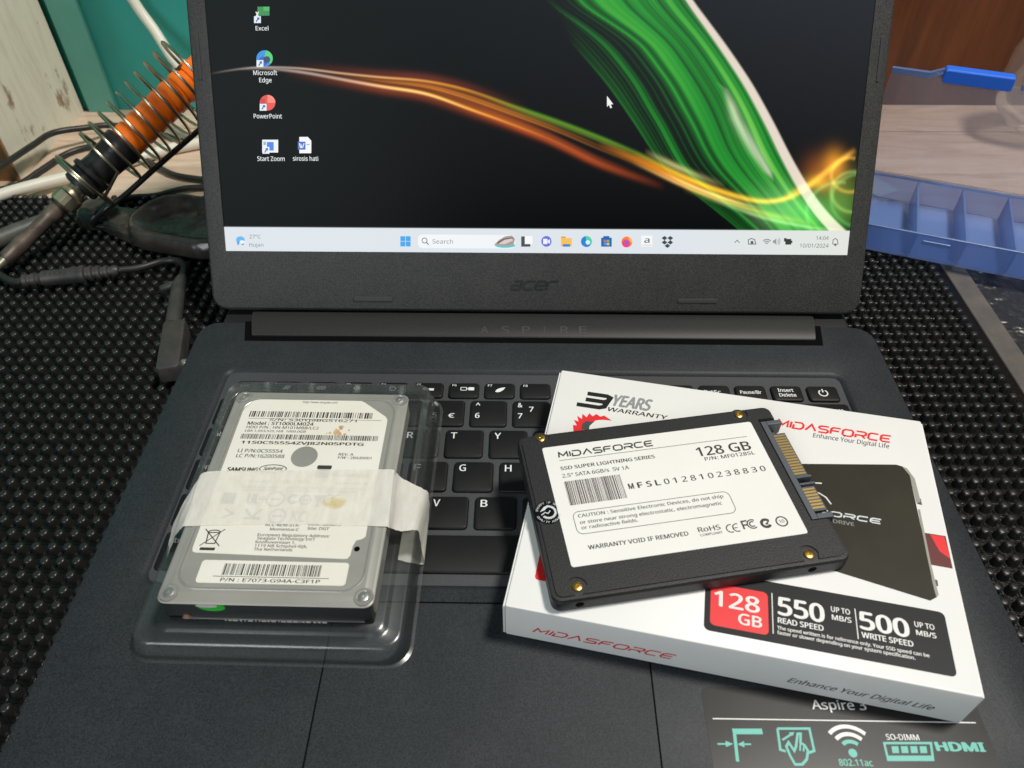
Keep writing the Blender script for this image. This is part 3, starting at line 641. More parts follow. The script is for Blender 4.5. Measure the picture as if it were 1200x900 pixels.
    hs((up+lo)/2, 6.0, (.22, .055, .006), 400, 660, .9, 120, 90); hs(lo, 1.2, (.9, .45, .06), 420, 640, .7, 80, 120)
    hs(lo+1, 4.0, (.40, .065, .010), 520, 780, .95, 90, 90); hs(lo-5, 2.6, (.34, .07, .015), 500, 740, .6, 80, 120)
    hs(up, 2.0, (.10, .32, .015), 560, 800, .8, 60, 90); hs(up+4, 1.6, (.06, .20, .015), 570, 760, .6, 60, 60)
    hs(up+8, 4.2, (.75, .24, .008), 700, 880, 1.0, 70, 80); hs(up+2, 2.8, (.90, .52, .03), 740, 955, 1.0, 70, 30); hs(up-6, 3.2, (.66, .60, .24), 755, 850, .9, 40, 70); hs(up+9, 1.6, (.6, .5, .2), 770, 900, 1.0, 40, 60)
    hs(up+13, 1.8, (.8, .52, .16), 740, 900, .7, 50, 90); hs(lo-4, 3.6, (.42, .50, .06), 800, 960, .75, 60, 60); hs(lo+1, 2.0, (.35, .6, .25), 820, 990, .6, 60, 40)
    # tangle of flame at the lower right
    def blob(cx, cy, rx, ry, col, amp): add(col, amp*np.exp(-((X-cx)/rx)**2-((Y-cy)/ry)**2))
    blob(966, 203, 20, 19, (.34, .09, .012), 1.0); blob(978, 192, 11, 15, (.62, .24, .015), 1.0); blob(958, 214, 13, 8, (.75, .40, .03), .8); blob(985, 232, 24, 30, (.12, .22, .03), .8); blob(945, 250, 40, 22, (.08, .45, .08), .8)
    for cx, cy, rr, c in ((1000, 225, 26, (.35, .5, .12)), (1008, 235, 34, (.10, .4, .10)), (996, 205, 22, (.8, .45, .06)), (985, 250, 40, (.12, .45, .12))):
        d = np.hypot(X-cx, (Y-cy)*1.1)-rr; add(c, .45*np.exp(-(d/2.4)**2)*(X < cx+6))
    hs(np.interp(xk, [900, 950, 985, 1000], [238, 216, 188, 178])+0*xk, 3.2, (.85, .40, .04), 915, 1004, .9, 30, 12)
    # taskbar
    tb = np.clip((11.65-Vg)/.35+.5, 0, 1)
    tcol = np.array([.74, .79, .84])*(1-.0*gl[..., None])+np.array([.03, .01, -.10])*np.clip((X-780)/220, 0, 1)[..., None]
    img = img*(1-tb[..., None])+tcol*tb[..., None]
    img = np.clip(img, 0, 1)
    V = (Pw+LF.n*hz).reshape(-1, 3); idx = np.arange(NX*NY).reshape(NY, NX)
    F = np.stack([idx[:-1, :-1], idx[:-1, 1:], idx[1:, 1:], idx[1:, :-1]], -1).reshape(-1, 4)
    return V, F, img.reshape(-1, 3), vmax, hz
m, nt, b, out = NT('screen_emission'); at = N(nt, 'ShaderNodeAttribute', attribute_name='Col'); nt.links.new(at.outputs['Color'], b.inputs['Emission Color'])
b.inputs['Emission Strength'].default_value = 1.0; b.inputs['Base Color'].default_value = (.002, .002, .002, 1); b.inputs['Roughness'].default_value = .3; b.inputs['Specular IOR Level'].default_value = .03
V, F, CC, vmax, HZ = wallpaper()
Wl = (np.array(V)+[0, 0, Z0])*.001-np.array(MW[lap].translation)
me = bpy.data.meshes.new('screen'); me.from_pydata(Wl.tolist(), [], F.tolist()); ca = me.color_attributes.new('Col', 'FLOAT_COLOR', 'POINT')
ca.data.foreach_set('color', np.concatenate([CC, np.ones((len(CC), 1))], 1).astype(np.float32).ravel()); me.materials.append(m)
screen = bpy.data.objects.new('screen', me); COL.objects.link(screen); screen.parent = lap; MW[screen] = MW[lap]; screen['label'] = 'lit display with green and orange light trails on black'
mesh('screen_upper', *flat(LF, [(-SW-.2, vmax), (SW+.2, vmax), (SW+.2, SHH+.2), (-SW-.2, SHH+.2)], HZ), emis('screen_dark', (.012, .015, .016, 1)), screen)
EC = {}
def E(r, g, b, k=1.0):
    kk = (r, g, b)
    if kk not in EC: EC[kk] = emis('lit_%d_%d_%d' % kk, srgb(r, g, b), k)
    return EC[kk]
IH = HZ+.06
def LP(x, y): return tuple(LF.px(x, y))
def icon(name, shapes):
    root = None
    for k, (pts, col) in enumerate(shapes):
        mb = MB()
        for P in (pts if isinstance(pts[0], list) else [pts]): mb.add(*flat(LF, [LP(*p) for p in P], IH+.02*k))
        o = mb.build(name if k == 0 else 'icon_detail', E(*col), screen if root is None else screen)
        root = root or o
def rc(x0, y0, x1, y1): return [(x0, y1), (x1, y1), (x1, y0), (x0, y0)]
def el(x, y, r, ry=None, n=20, a0=0, a1=360): return [(x+r*math.cos(math.radians(a0+(a1-a0)*k/n)), y-(ry or r)*math.sin(math.radians(a0+(a1-a0)*k/n))) for k in range(n+(1 if a1-a0 < 360 else 0))]
def shortcut(x, y): return [(rc(x-4, y-4, x+4, y+4), (226, 236, 244)), ([(x-2, y+2.2), (x-1, y+3), (x+1.2, y-.2), (x+2.4, y+.6), (x+2.4, y-2.6), (x-1, y-2.4), (x, y-1.3)], (40, 90, 170))]
icon('desktop_icon', [(rc(302, 8, 316, 18.5), (44, 140, 72)), (rc(309, 8, 316, 13), (70, 178, 96)), ([[(299.5, 14), (301, 14), (304, 20), (302.5, 20)], [(304, 14), (302.5, 14), (299.5, 20), (301, 20)]], (230, 240, 230))]+shortcut(302, 23.2))
icon('desktop_icon', [(el(310.3, 68.6, 9.6), (32, 140, 222)), (el(310.3, 68.6, 9.6, a0=-40, a1=80)+[(310, 68)], (70, 205, 110)), (el(308.5, 72, 5.5), (24, 88, 190)), (el(313, 70, 4), (36, 52, 92))]+shortcut(305, 74.6))
icon('desktop_icon', [(el(313.8, 120.5, 9.2), (226, 62, 48)), (el(313.8, 120.5, 9.2, a0=0, a1=90)+[(313.8, 120.5)], (250, 130, 110)), (rc(306, 116, 311, 122), (190, 40, 34))]+shortcut(308.7, 125.8))
icon('desktop_icon', [(rc(307.5, 163.8, 326.2, 178.8), (232, 236, 236)), (rc(313, 166.5, 321, 176.5), (40, 118, 226)), (rc(309, 166, 312, 170), (150, 170, 190))]+shortcut(312, 176.2))
icon('desktop_icon', [([(351, 160.5), (361, 160.5), (365, 165), (365, 179.6), (351, 179.6)], (238, 240, 242)), (rc(349.3, 166, 358.2, 175.5), (38, 92, 182)), ([[(350.6, 168), (352, 168), (353, 173), (352, 173.6)], [(352.6, 173.4), (353.8, 168.4), (354.6, 173.4)], [(355.2, 173.6), (354.6, 173), (356, 168), (357, 168)]], (235, 240, 248)), (rc(359.5, 169, 363, 170), (120, 150, 200))])
TW = E(236, 240, 240); TG = E(92, 98, 104)
def dtext(s, bl, br, capx, mm=None, bold=.006): text('screen_text', LF, s, bl, br, (bl[0], bl[1]-capx), IH+.05, mm or TW, screen, bold)
dtext('Excel', (300, 35.8), (315, 35.8), 5); dtext('Microsoft', (297.3, 88), (325.2, 88), 5.3); dtext('Edge', (304.2, 96.6), (318.8, 96.6), 5.3); dtext('PowerPoint', (297.8, 138.8), (330.8, 138.8), 5.2)
dtext('Start Zoom', (302, 188.6), (334, 188.6), 5.2); dtext('sirosis hati', (343.6, 188.4), (373.2, 188.4), 5.2)
icon('mouse_pointer', [([(711.2, 112.5), (711.2, 125.2), (713.6, 123), (715.2, 127), (717.2, 126.2), (715.6, 122.4), (718.6, 122.2)], (240, 240, 238))])
icon('taskbar_icon', [(el(282, 281, 5.2, 4.2, 14), (80, 172, 226)), ([[(278, 283), (280.5, 283), (280, 287), (278.5, 287)], [(283, 283), (286, 283), (286, 287), (283.5, 287)]], (40, 130, 205)), (el(284, 283.5, 3, 2, 10), (225, 238, 246))])
dtext('27°C', (292.6, 279.4), (305.8, 279.4), 4.3, TG, 0); dtext('Hujan', (292.6, 288.9), (309, 289), 4.2, TG, 0)
icon('taskbar_icon', [([rc(469.3+dx, 276.8+dy, 475+dx, 282.5+dy) for dx in (0, 6.3) for dy in (0, 6.2)], (28, 158, 232))])
mb = MB(); a, b = LP(490, 290.6), LP(604, 275.4); mesh('search_box', *flat(LF, rrect(a[0], b[0], a[1], b[1], 2.4, 4), IH), E(238, 241, 243), screen)
c = LP(497.6, 281.8); mb.add(*ribbon(LF, disc(c, 1.25, 14), .35, IH+.03, True)).add(*ribbon(LF, [(c[0]+.9, c[1]-.9), (c[0]+2, c[1]-2)], .45, IH+.03)); mb.build('search_glass', E(60, 62, 66), screen)
dtext('Search', (507, 285.4), (531, 285.6), 5, E(120, 124, 128), 0)
icon('taskbar_icon', [(el(592, 287.6, 12, 2.8, 16), (88, 196, 196)), ([(579, 287), (585, 281), (592, 277), (600, 276), (603.5, 280), (602, 286), (594, 288)], (168, 148, 140)), ([(584, 286), (590, 281), (600, 279.5), (601, 282), (592, 286)], (214, 200, 196)), ([(582, 284.5), (590, 279.6), (602, 278), (602, 279), (591, 281), (584, 285.5)], (98, 84, 84))])
icon('taskbar_icon', [(rc(610.8, 277, 616, 289), (62, 66, 70)), (rc(610.8, 284.5, 621.5, 289), (62, 66, 70)), (rc(615, 276.5, 624, 286), (244, 246, 247))])
icon('taskbar_icon', [(el(640.3, 282.8, 6, 6.3), (98, 108, 214)), (rc(636.5, 279.8, 641.5, 286), (238, 240, 252)), ([(641.7, 282), (644.5, 280.2), (644.5, 285.8), (641.7, 284)], (238, 240, 252))])
icon('taskbar_icon', [(rc(657.5, 277, 663, 281), (236, 160, 52)), (rc(657.5, 279, 670, 288.8), (248, 190, 84)), (rc(659.5, 286, 668, 289), (32, 132, 212))])
icon('taskbar_icon', [(el(687.2, 283, 6.5), (24, 128, 214)), (el(687.2, 283, 6.5, a0=-40, a1=100)+[(687, 283)], (70, 208, 170)), (el(688.8, 284, 2.6), (222, 236, 246))])
icon('taskbar_icon', [(rc(704.4, 278.5, 716.8, 289), (20, 98, 180)), (rc(707, 276.6, 714, 278.5), (20, 98, 180)), (rc(707.4, 281, 710.3, 283.8), (226, 96, 60)), (rc(711, 281, 713.9, 283.8), (120, 190, 70)), (rc(707.4, 284.6, 710.3, 287.2), (60, 160, 230)), (rc(711, 284.6, 713.9, 287.2), (246, 196, 70))])
icon('taskbar_icon', [(el(734.5, 283.5, 6.4), (250, 124, 66)), (el(733.5, 285.3, 4.6), (232, 62, 128)), (el(734.3, 284, 2.4), (150, 88, 214)), ([(736, 277), (740.5, 281), (740.4, 285), (737, 281)], (252, 190, 60))])
icon('taskbar_icon', [(rc(751.3, 276, 764.4, 289), (244, 246, 247))]); dtext('a', (754.8, 284.4), (761, 284.4), 6.6, E(70, 72, 74), .01); dtext('amazon', (752.5, 288), (763, 288), 1.8, E(190, 150, 140), 0)
icon('taskbar_icon', [([[(x, y-2.6), (x+3.4, y), (x, y+2.6), (x-3.4, y)] for x, y in ((778.6, 279), (785.4, 279), (778.6, 284), (785.4, 284), (782, 288))], (62, 68, 76))])
mb = MB(); mb.add(*ribbon(LF, [LP(860.7, 284.4), LP(863.6, 281.4), LP(866.5, 284.4)], .35, IH+.03)).build('tray_icon', TG, screen)
mb = MB(); mb.add(*ribbon(LF, [LP(877, 286), LP(876.6, 281), LP(880, 279.5), LP(884, 280.5), LP(885.5, 286)], .4, IH+.03, True)).add(*flat(LF, [LP(*p) for p in el(881, 284, 1.8)], IH+.03)).build('tray_icon', TG, screen)
mb = MB()
for r_ in (1.0, 1.9, 2.8): c = LP(898, 287.2); mb.add(*ribbon(LF, arc(c, r_, 48, 132, 8), .45, IH+.03))
mb.build('tray_icon', E(130, 136, 138), screen)
mb = MB(); mb.add(*flat(LF, [LP(905.5, 281.5), LP(907.3, 281.5), LP(909.5, 279), LP(909.5, 287), LP(907.3, 284.7), LP(905.5, 284.7)], IH+.03))
c = LP(909, 283); mb.add(*ribbon(LF, arc(c, 1.2, -50, 50, 6), .35, IH+.03)).add(*ribbon(LF, arc(c, 2.0, -50, 50, 6), .35, IH+.03)).build('tray_icon', E(150, 156, 156), screen)
mb = MB(); mb.add(*flat(LF, [LP(*p) for p in rc(920, 280, 927, 286.6)], IH+.03)).add(*flat(LF, [LP(*p) for p in rc(927, 282, 928.3, 284.6)], IH+.03)).add(*flat(LF, [LP(*p) for p in rc(918.5, 279, 921.5, 283)], IH+.04)).build('tray_icon', E(52, 58, 58), screen)
dtext('14:04', (956, 281), (970.6, 281.2), 4.3, TG, 0); dtext('10/01/2024', (936.8, 290), (970.6, 290.2), 4.6, TG, 0)
mb = MB(); mb.add(*ribbon(LF, [LP(975.5, 286), LP(976, 281), LP(978.5, 279.4), LP(981, 281), LP(981.7, 286)], .35, IH+.03, True)).add(*flat(LF, [LP(*p) for p in el(978.6, 287, 1.3)], IH+.03)).build('tray_icon', TG, screen)

# ================================================================== retail box
BXC = (71.27, -51.48, .16); BW, BD, BH, BT = 144.56, 112.84, 18.78, -11.03
rb = thing('drive_carton', 'white cardboard drive carton with red and black print under the black solid state drive', 'box', BXC, BT)
BB0 = flatframe(BXC[0], BXC[1], BXC[2], BT); BF = flatframe(BXC[0], BXC[1], BXC[2]+BH, BT)
cb = autosmooth(mesh('carton_body', *prism(BB0, rrect(-BW/2, BW/2, -BD/2, BD/2, .7, 2), .05, BH, .6, .4), K['card'], rb), 30)
# flap seams: a tucked end flap on the left side and on the right side, slightly open
fl = MB(); fl.add(*box(BB0, -BW/2-.75, -BW/2-.1, -BD/2+.4, BD/2-.6, .3, BH-1.2, .15)); fl.build('end_flap', K['card'], rb)
fl = MB(); fl.add(*box(BB0, BW/2+.1, BW/2+.7, -BD/2+.5, BD/2-.5, .3, BH-1.0, .15)); fl.build('end_flap', K['card'], rb)
PH = .03
# 3 YEARS WARRANTY
a = BF.px(676, 476); b = BF.px(711, 476); c = BF.px(686, 458.5); cap = c[1]-a[1]; wd = b[0]-a[0]; mb = MB(); st = cap*.2
st = cap*.24
def g3(x, y): yy = st/2+y*(cap-st); return (a[0]+x*wd+.34*yy, a[1]+yy)
mb.add(*ribbon(BF, [g3(.04, 1), g3(.72, 1), g3(.86, .9), g3(.86, .62), g3(.76, .5), g3(.12, .5)], st, PH)).add(*ribbon(BF, [g3(.7, .5), g3(.86, .4), g3(.86, .12), g3(.72, 0), g3(-.05, 0)], st, PH)); mb.build('print_text', K['panel'], rb)
text('print_text', BF, 'YEARS', (714.3, 476), (761, 480), (716.5, 463.5), PH, K['grey'], rb, .045, .2)
text('print_text', BF, 'WARRANTY', (710.4, 481), (781, 492), (711.5, 476.5), PH, K['panel'], rb, .015, .25)
# red dragon crest (upper part shows above the drive)
mesh('print_crest', *flat(BF, [tuple(BF.px(*q)) for q in ((672, 506), (671.5, 498), (676, 498.5), (672.5, 492), (678, 494), (676.5, 487.5), (682, 491), (682.5, 485), (687.5, 489), (690.5, 484.3), (694.5, 487.8), (699, 485.2), (703.5, 488.3), (708, 487), (717, 493), (707, 492), (700, 492.3), (694.5, 494.2), (690, 499), (690, 506))], PH), K['red'], rb)
mesh('print_crest', *flat(BF, [tuple(BF.px(*q)) for q in ((681, 503), (682.5, 496.5), (687.5, 493), (692.5, 494.3), (697, 493.6), (691, 499), (690, 504))], PH+.03), K['dgrey'], rb)
# red badge peeping out on the left
a = BF.px(626, 679); c = BF.px(633, 648); mesh('print_badge', *flat(BF, rrect(a[0], a[0]+16, a[1], c[1]+6, 1.4, 4), PH), K['red'], rb)
text('print_text', BF, 'TLC', (634.5, 673), (654, 674), (636, 666), PH+.02, K['pwhite'], rb, .04)
techtext('print_brand', BF, 'MIDASFORCE', (910, 500), (1042.5, 519), (912.5, 491.3), PH, K['red'], rb, .20, .25)
text('print_text', BF, 'Enhance Your Digital Life', (952.5, 511.8), (1042, 526), (953.5, 507), PH, K['dgrey'], rb, .004, .18)
# picture of a drive
dp = [BF.px(*q) for q in ((930, 543.5), (1050, 544.5), (1057, 546.5), (1066, 557), (1097.5, 700), (1090, 704), (900, 645))]
mesh('print_drive_picture', *flat(BF, [tuple(q) for q in dp], PH), K['olive'], rb)
mesh('print_drive_edge', *flat(BF, [tuple(BF.px(*q)) for q in ((1057, 546.5), (1063, 549), (1072, 561), (1079, 588), (1074, 590), (1066, 557))], PH+.012), K['silver'], rb)
mesh('print_drive_edge', *flat(BF, [tuple(BF.px(*q)) for q in ((1075.5, 597), (1078, 597), (1091, 661), (1100, 697), (1097.5, 700.5), (1094.5, 690), (1086, 650))], PH+.012), K['silver'], rb)
mesh('print_drive_edge', *flat(BF, [tuple(BF.px(*q)) for q in ((1073, 583), (1079, 584.5), (1080.5, 592), (1075, 590.5))], PH+.02), K['dgrey'], rb)
mesh('print_drive_edge', *flat(BF, [tuple(BF.px(*q)) for q in ((1091, 678), (1098.5, 680), (1099.5, 687), (1093, 686))], PH+.02), K['dgrey'], rb)
mb = MB()
for q in ([(948, 566.5), (956, 566), (963, 566.5)], [(950, 574), (960, 578), (968, 583), (974, 591)]): mb.add(*ribbon(BF, [tuple(BF.px(*p)) for p in q], .55, PH+.02))
mb.build('print_drive_crest', K['pwhite'], rb)
techtext('print_brand', BF, 'FORCE', (958, 602.5), (1031.5, 614.5), (960, 596.5), PH+.02, K['sealw'], rb, .22, .25)
text('print_text', BF, 'STATE DRIVE', (948, 608.5), (1001, 616), (949, 604.7), PH+.02, K['grey'], rb, .01)
mesh('print_red_block', *flat(BF, [tuple(BF.px(*q)) for q in ((1081, 624), (1108, 628.3), (1116.5, 666.5), (1089, 661.5))], PH), K['dred'], rb)
mesh('print_red_block', *flat(BF, [tuple(BF.px(*q)) for q in ((1090, 626.5), (1106.5, 629), (1113.5, 655), (1101, 646))], PH+.012), K['red'], rb)
# speed panel
a = BF.px(824.5, 739); b = BF.px(1119.5, 792.5); t_ = BF.px(1104, 717.5)
pan = mesh('print_panel', *flat(BF, rrect(a[0], t_[0]+.6, (a[1]+b[1])/2, t_[1], 1.8, 4), PH), K['panel'], rb)
a = BF.px(831.7, 733.5); b = BF.px(899.7, 743); t_ = BF.px(900.7, 695); mesh('print_badge', *flat(BF, rrect(a[0], (b[0]+t_[0])/2, (a[1]+b[1])/2, t_[1], 1.6, 4), PH+.015), K['red'], rb)
P2 = PH+.03
text('print_text', BF, '128', (836.4, 709.5), (890.5, 718.3), (836.4, 692), P2, K['pwhite'], rb, .02); text('print_text', BF, 'GB', (865, 731.4), (893, 735.6), (865, 719), P2, K['pwhite'], rb, .02)
for p, q in (((904.5, 695), (905, 742.5)), ((1001.7, 713.4), (1005, 748.8))): mesh('print_rule', *ribbon(BF, [(BF.px(*p)[0], BF.px(*p)[1]), (BF.px(*p)[0], BF.px(*q)[1])], .3, P2), K['pwhite'], rb)
for s, bl, br, tl, bo in (('550', (911.5, 721), (967, 728.3), (911.5, 701), .03), ('UP TO', (974, 717.2), (996.3, 720), (974, 711.3), .02), ('MB/S', (975, 726.2), (998, 730), (975, 720.4), .02), ('READ SPEED', (911.5, 730.5), (965.3, 738.7), (911.5, 724.3), .025),
    ('500', (1008, 737.7), (1067, 745.9), (1007.6, 718), .03), ('UP TO', (1072, 734.6), (1095.4, 738), (1071.8, 728.7), .02), ('MB/S', (1074, 744), (1097.7, 748.2), (1073.8, 738.3), .02), ('WRITE SPEED', (1010, 748), (1070.7, 757), (1009.8, 741.7), .025),
    ('The speed written is for reference only. Your SSD speed can be', (910.8, 737.2), (1089.5, 770.5), (910.8, 733.4), .02), ('faster or slower depending on your system specification.', (910.8, 742.6), (1073, 773.6), (910.8, 738.8), .02)):
    text('print_text', BF, s, bl, br, tl, P2, K['pwhite'], rb, bo)
# front face print
fo = BB0.w(0, -BD/2, 0); BFF = Frame(fo, BB0.ex, (0, 0, 1))
techtext('print_brand', BFF, 'MIDASFORCE', (624, 740.5), (785, 772.5), (625, 734.5), .04, K['red'], rb, .17, .5)
text('print_text', BFF, 'Enhance Your Digital Life', (921.7, 798.8), (1091, 832), (923, 793.5), .04, K['dgrey'], rb, .002, .3)

# ================================================================== solid state drive
SXC = (48.15, -52.13); SZ = BXC[2]+BH+.06; SHT = 6.9; ST = 10.2; SWD, SDP = 100.6, 70.4
ssd = thing('solid_state_drive', 'black solid state drive with white label lying on the white carton', 'solid state drive', (SXC[0], SXC[1], SZ), ST)
S0 = flatframe(SXC[0], SXC[1], SZ, ST); SF = flatframe(SXC[0], SXC[1], SZ+SHT, ST)
hx, hy = SWD/2, SDP/2
# outline with the connector bay on the right side
ca_ = SF.px(908, 492); cb_ = SF.px(975, 603); bay1 = ca_[1]; bay0 = cb_[1]; bayx = hx-6.4
O = [(hx-2.5, hy), ] 
def ssd_outline(d=0):
    P = []; R = 3.2
    for cx, cy, a0 in ((hx-R, hy-R, 0), (-hx+R, hy-R, 90), (-hx+R, -hy+R, 180), (hx-R, -hy+R, 270)):
        P += [(cx+R*math.cos(math.radians(a0+22.5*k)), cy+R*math.sin(math.radians(a0+22.5*k))) for k in range(5)]
    return P+[(hx, bay0-.6), (bayx, bay0-.6), (bayx, bay1+.6), (hx, bay1+.6)]
SO = ssd_outline()
body = MB(); body.add(*loops(S0, [(inset(SO, .8), 0.02), (SO, .8), (SO, SHT-1.6), (inset(SO, .35), SHT-1.1), (inset(SO, .5), SHT-.55), (inset(SO, 1.0), SHT-.5)], True, True)); sb = autosmooth(body.build('case_body', K['ssd'], ssd), 30)
# top plate with notched corners for the screws
scr = [SF.px(633.6, 512.9), SF.px(866, 485.3), SF.px(676.3, 686.7), SF.px(948.2, 649)]
def plate():
    x0, x1, y0, y1 = -hx+1.6, hx-1.6, -hy+1.6, hy-1.6; P = []
    def notch(c, horiz_first): pass
    # bottom edge left->right with half-round notches, then right edge with bay, top edge right->left, left edge
    rN = 3.3
    def bump(c, yy, sgn):
        d = abs(c[1]-yy); w = math.sqrt(max(rN**2-d**2, .5)); return [(c[0]+sgn*(-w), yy)]+[(c[0]+sgn*rN*math.cos(t), c[1]+sgn*rN*math.sin(t)) for t in np.linspace(math.pi, 0, 9)]+[(c[0]+sgn*w, yy)]
    P += [(x0, y0+2), (x0+.6, y0+.6), (x0+2, y0)]
    P += bump(scr[2], y0, 1); P += bump(scr[3], y0, 1)
    P += [(x1-2, y0), (x1-.6, y0+.6), (x1, y0+2), (x1, bay0-1.2), (bayx-.8, bay0-1.2), (bayx-.8, bay1+1.2), (x1, bay1+1.2), (x1, y1-2), (x1-.6, y1-.6), (x1-2, y1)]
    P += bump(scr[1], y1, -1); P += bump(scr[0], y1, -1)
    P += [(x0+2, y1), (x0+.6, y1-.6), (x0, y1-2)]
    return P
mesh('top_plate', *loops(S0, [(plate(), SHT-.6), (plate(), SHT)], False, True), K['ssd'], ssd)
for c in scr:
    c = np.array(c); mb = MB(); mb.add(*loops(S0, [(disc(c, 2.9, 20), SHT-.49), (disc(c, 2.6, 20), SHT-.47)], False, True)); mb.build('screw_recess', K['dark'], ssd)
    s_ = MB(); s_.add(*loops(S0, [(disc(c, 1.75, 18), SHT-.46), (disc(c, 1.7, 18), SHT-.05), (disc(c, 1.35, 18), SHT+.12), (disc(c, .62, 18), SHT+.14), (disc(c, .5, 18), SHT-.3)], False, True)); so = autosmooth(s_.build('brass_screw', K['brass'], ssd), 40)
# side screw holes on the front long side
SSF = Frame(S0.w(0, -hy, 0), S0.ex, (0, 0, 1))
for c in (SSF.px(679.8, 706.5), SSF.px(952.5, 666.5)): mesh('side_hole', *loops(SSF, [(disc((c[0], 3.3), 1.5, 16), -.0), (disc((c[0], 3.3), 1.35, 16), .05)], False, True), K['gap'], ssd)
# label
lq = [SF.px(636, 523), SF.px(882.5, 496), SF.px(946, 627.5), SF.px(667.7, 663)]
lx0 = (lq[0][0]+lq[3][0])/2; lx1 = (lq[1][0]+lq[2][0])/2; ly0 = (lq[2][1]+lq[3][1])/2; ly1 = (lq[0][1]+lq[1][1])/2
lab = mesh('white_label', *prism(SF, rrect(lx0, lx1, ly0, ly1, .9, 3), .0, .1), K['label'], ssd); TH = .13
techtext('label_brand', SF, 'MIDASFORCE', (655, 535.8), (766, 524.4), (655.3, 528.4), TH, K['ink'], lab, .20, .05)
a = SF.px(655, 538.5); b = SF.px(876, 513.2); mesh('label_rule', *ribbon(SF, [(a[0], (a[1]+b[1])/2), (b[0], (a[1]+b[1])/2)], .2, TH), K['ink'], lab)
for s, bl, br, tl, bo in (('128 GB', (818, 534.6), (881.6, 527.4), (816.2, 524.4), .018), ('P/N: MF0128SL', (826.3, 539.6), (885.5, 533), (825.6, 535.6), -.003), ('SSD SUPER LIGHTNING SERIES', (657, 550.4), (768.3, 537.8), (656.2, 546.6), .022),
    ('2.5" SATA 6GB/s  5V 1A', (659, 559.2), (738, 550.8), (658.2, 555), 0), ('CAUTION : Sensitive Electronic Devices, do not ship', (677.3, 604.8), (849, 585.4), (676.5, 601), 0), ('or store near strong electrostatic, electromagnetic', (679.4, 612.6), (847.4, 593.2), (678.6, 608.8), 0),
    ('or radioactive fields.', (681.6, 620.2), (748.3, 612), (680.8, 616.4), 0), ('WARRANTY VOID IF REMOVED', (689.4, 643), (808, 628.8), (688.2, 638.2), .02), ('RoHS', (818.8, 623.9), (845.2, 620.6), (817.6, 618.3), .015), ('COMPLIANT', (821, 628.9), (847.4, 625), (820.5, 626.2), 0)):
    text('label_text', SF, s, bl, br, tl, TH, K['ink'] if bo > -.1 else K['inkb'], lab, bo)
a = SF.px(738.6, 572.4); b = SF.px(894, 553.2); c = SF.px(737.3, 566.2); mb = MB(); ser = 'MFSL012810238830'; step = (b[0]-a[0])/15
for k, ch in enumerate(ser): mb.add(*textgeo(SF, ch, a[0]+step*k-.5, (a[1]+b[1])/2, 1.35 if ch == '1' else 2.0, c[1]-a[1], TH, .03 if k < 4 else .012))
mb.build('label_text', K['ink'], lab)
barcode('label_barcode', SF, (661.2, 564.1), (726, 556.7), (668.2, 592.7), TH, K['inkb'], lab, 42, 2)
a = SF.px(676.8, 624.8); b = SF.px(864, 602.7); t_ = SF.px(853.4, 575.6); mesh('label_frame', *ribbon(SF, rrect(a[0], (b[0]+t_[0])/2, (a[1]+b[1])/2, t_[1], 2.2, 5), .22, TH, True), K['inkb'], lab)
mb = MB(); c = SF.px(856.5, 619.5); mb.add(*ribbon(SF, arc(c, 1.55, 70, 290, 10), .38, TH)); c = SF.px(864, 618.4); mb.add(*ribbon(SF, arc(c, 1.55, 70, 290, 10), .38, TH)).add(*ribbon(SF, [(c[0]-1.5, c[1]), (c[0]+.1, c[1])], .34, TH)); mb.build('label_mark', K['ink'], lab)
mb = MB(); a = SF.px(871.5, 620.6); h_ = 3.2; mb.add(*ribbon(SF, [(a[0]+.3, a[1]), (a[0]+.3, a[1]+h_), (a[0]+2.2, a[1]+h_)], .6, TH)).add(*ribbon(SF, [(a[0]+.3, a[1]+h_*.5), (a[0]+1.8, a[1]+h_*.5)], .6, TH))
for r_ in (1.75, .95): mb.add(*ribbon(SF, arc((a[0]+3.7, a[1]+h_*.5), r_, 50, 310, 12), .45, TH))
mb.build('label_mark', K['ink'], lab)
mb = MB(); c = SF.px(897.5, 613.4); mb.add(*ribbon(SF, arc(c, 1.5, 30, 330, 14), 1.0, TH)).add(*flat(SF, [(c[0]-.4, c[1]-.2), (c[0]+.2, c[1]-.8), (c[0]+1.6, c[1]+.9), (c[0]+.2, c[1]+.2)], TH+.01)); mb.build('label_mark', K['ink'], lab)
mb = MB(); c = SF.px(916, 611.2); mb.add(*ribbon(SF, disc(c, 1.9, 18), .5, TH, True)).add(*textgeo(SF, '10', c[0]-.9, c[1]-.6, 1.8, 1.3, TH, .01)); mb.build('label_mark', K['ink'], lab)
# round seal
c = np.array([-hx+5.3, SF.px(635, 601.5)[1]]); seal = mesh('round_seal', *loops(SF, [(disc(c, 4.95, 36), .01), (disc(c, 4.9, 36), .09)], False, True), K['seal'], ssd)
mb = MB(); P = []
for k in range(44):
    t = math.radians(100-250*k/43); r_ = 3.05*(1.0 if k % 2 else .84); P.append((c[0]+r_*math.cos(t), c[1]+r_*math.sin(t)))
P2_ = [(c[0]+2.05*math.cos(math.radians(a)), c[1]+2.05*math.sin(math.radians(a))) for a in range(-140, 101, 20)]
mb.add(*flat(SF, P+P2_, .11)); mb.add(*flat(SF, [(c[0]-3.0, c[1]+.5), (c[0]-1.3, c[1]+2.4), (c[0]+.5, c[1]+3.0), (c[0]-.2, c[1]+1.9), (c[0]-1.1, c[1]+1.1)], .115)).add(*ribbon(SF, [(c[0]-2.7, c[1]-.8), (c[0]-1.2, c[1]+.1), (c[0]-.3, c[1]-.5), (c[0]+.7, c[1]+.6)], .35, .115)); mb.build('seal_crest', K['sealw'], seal)
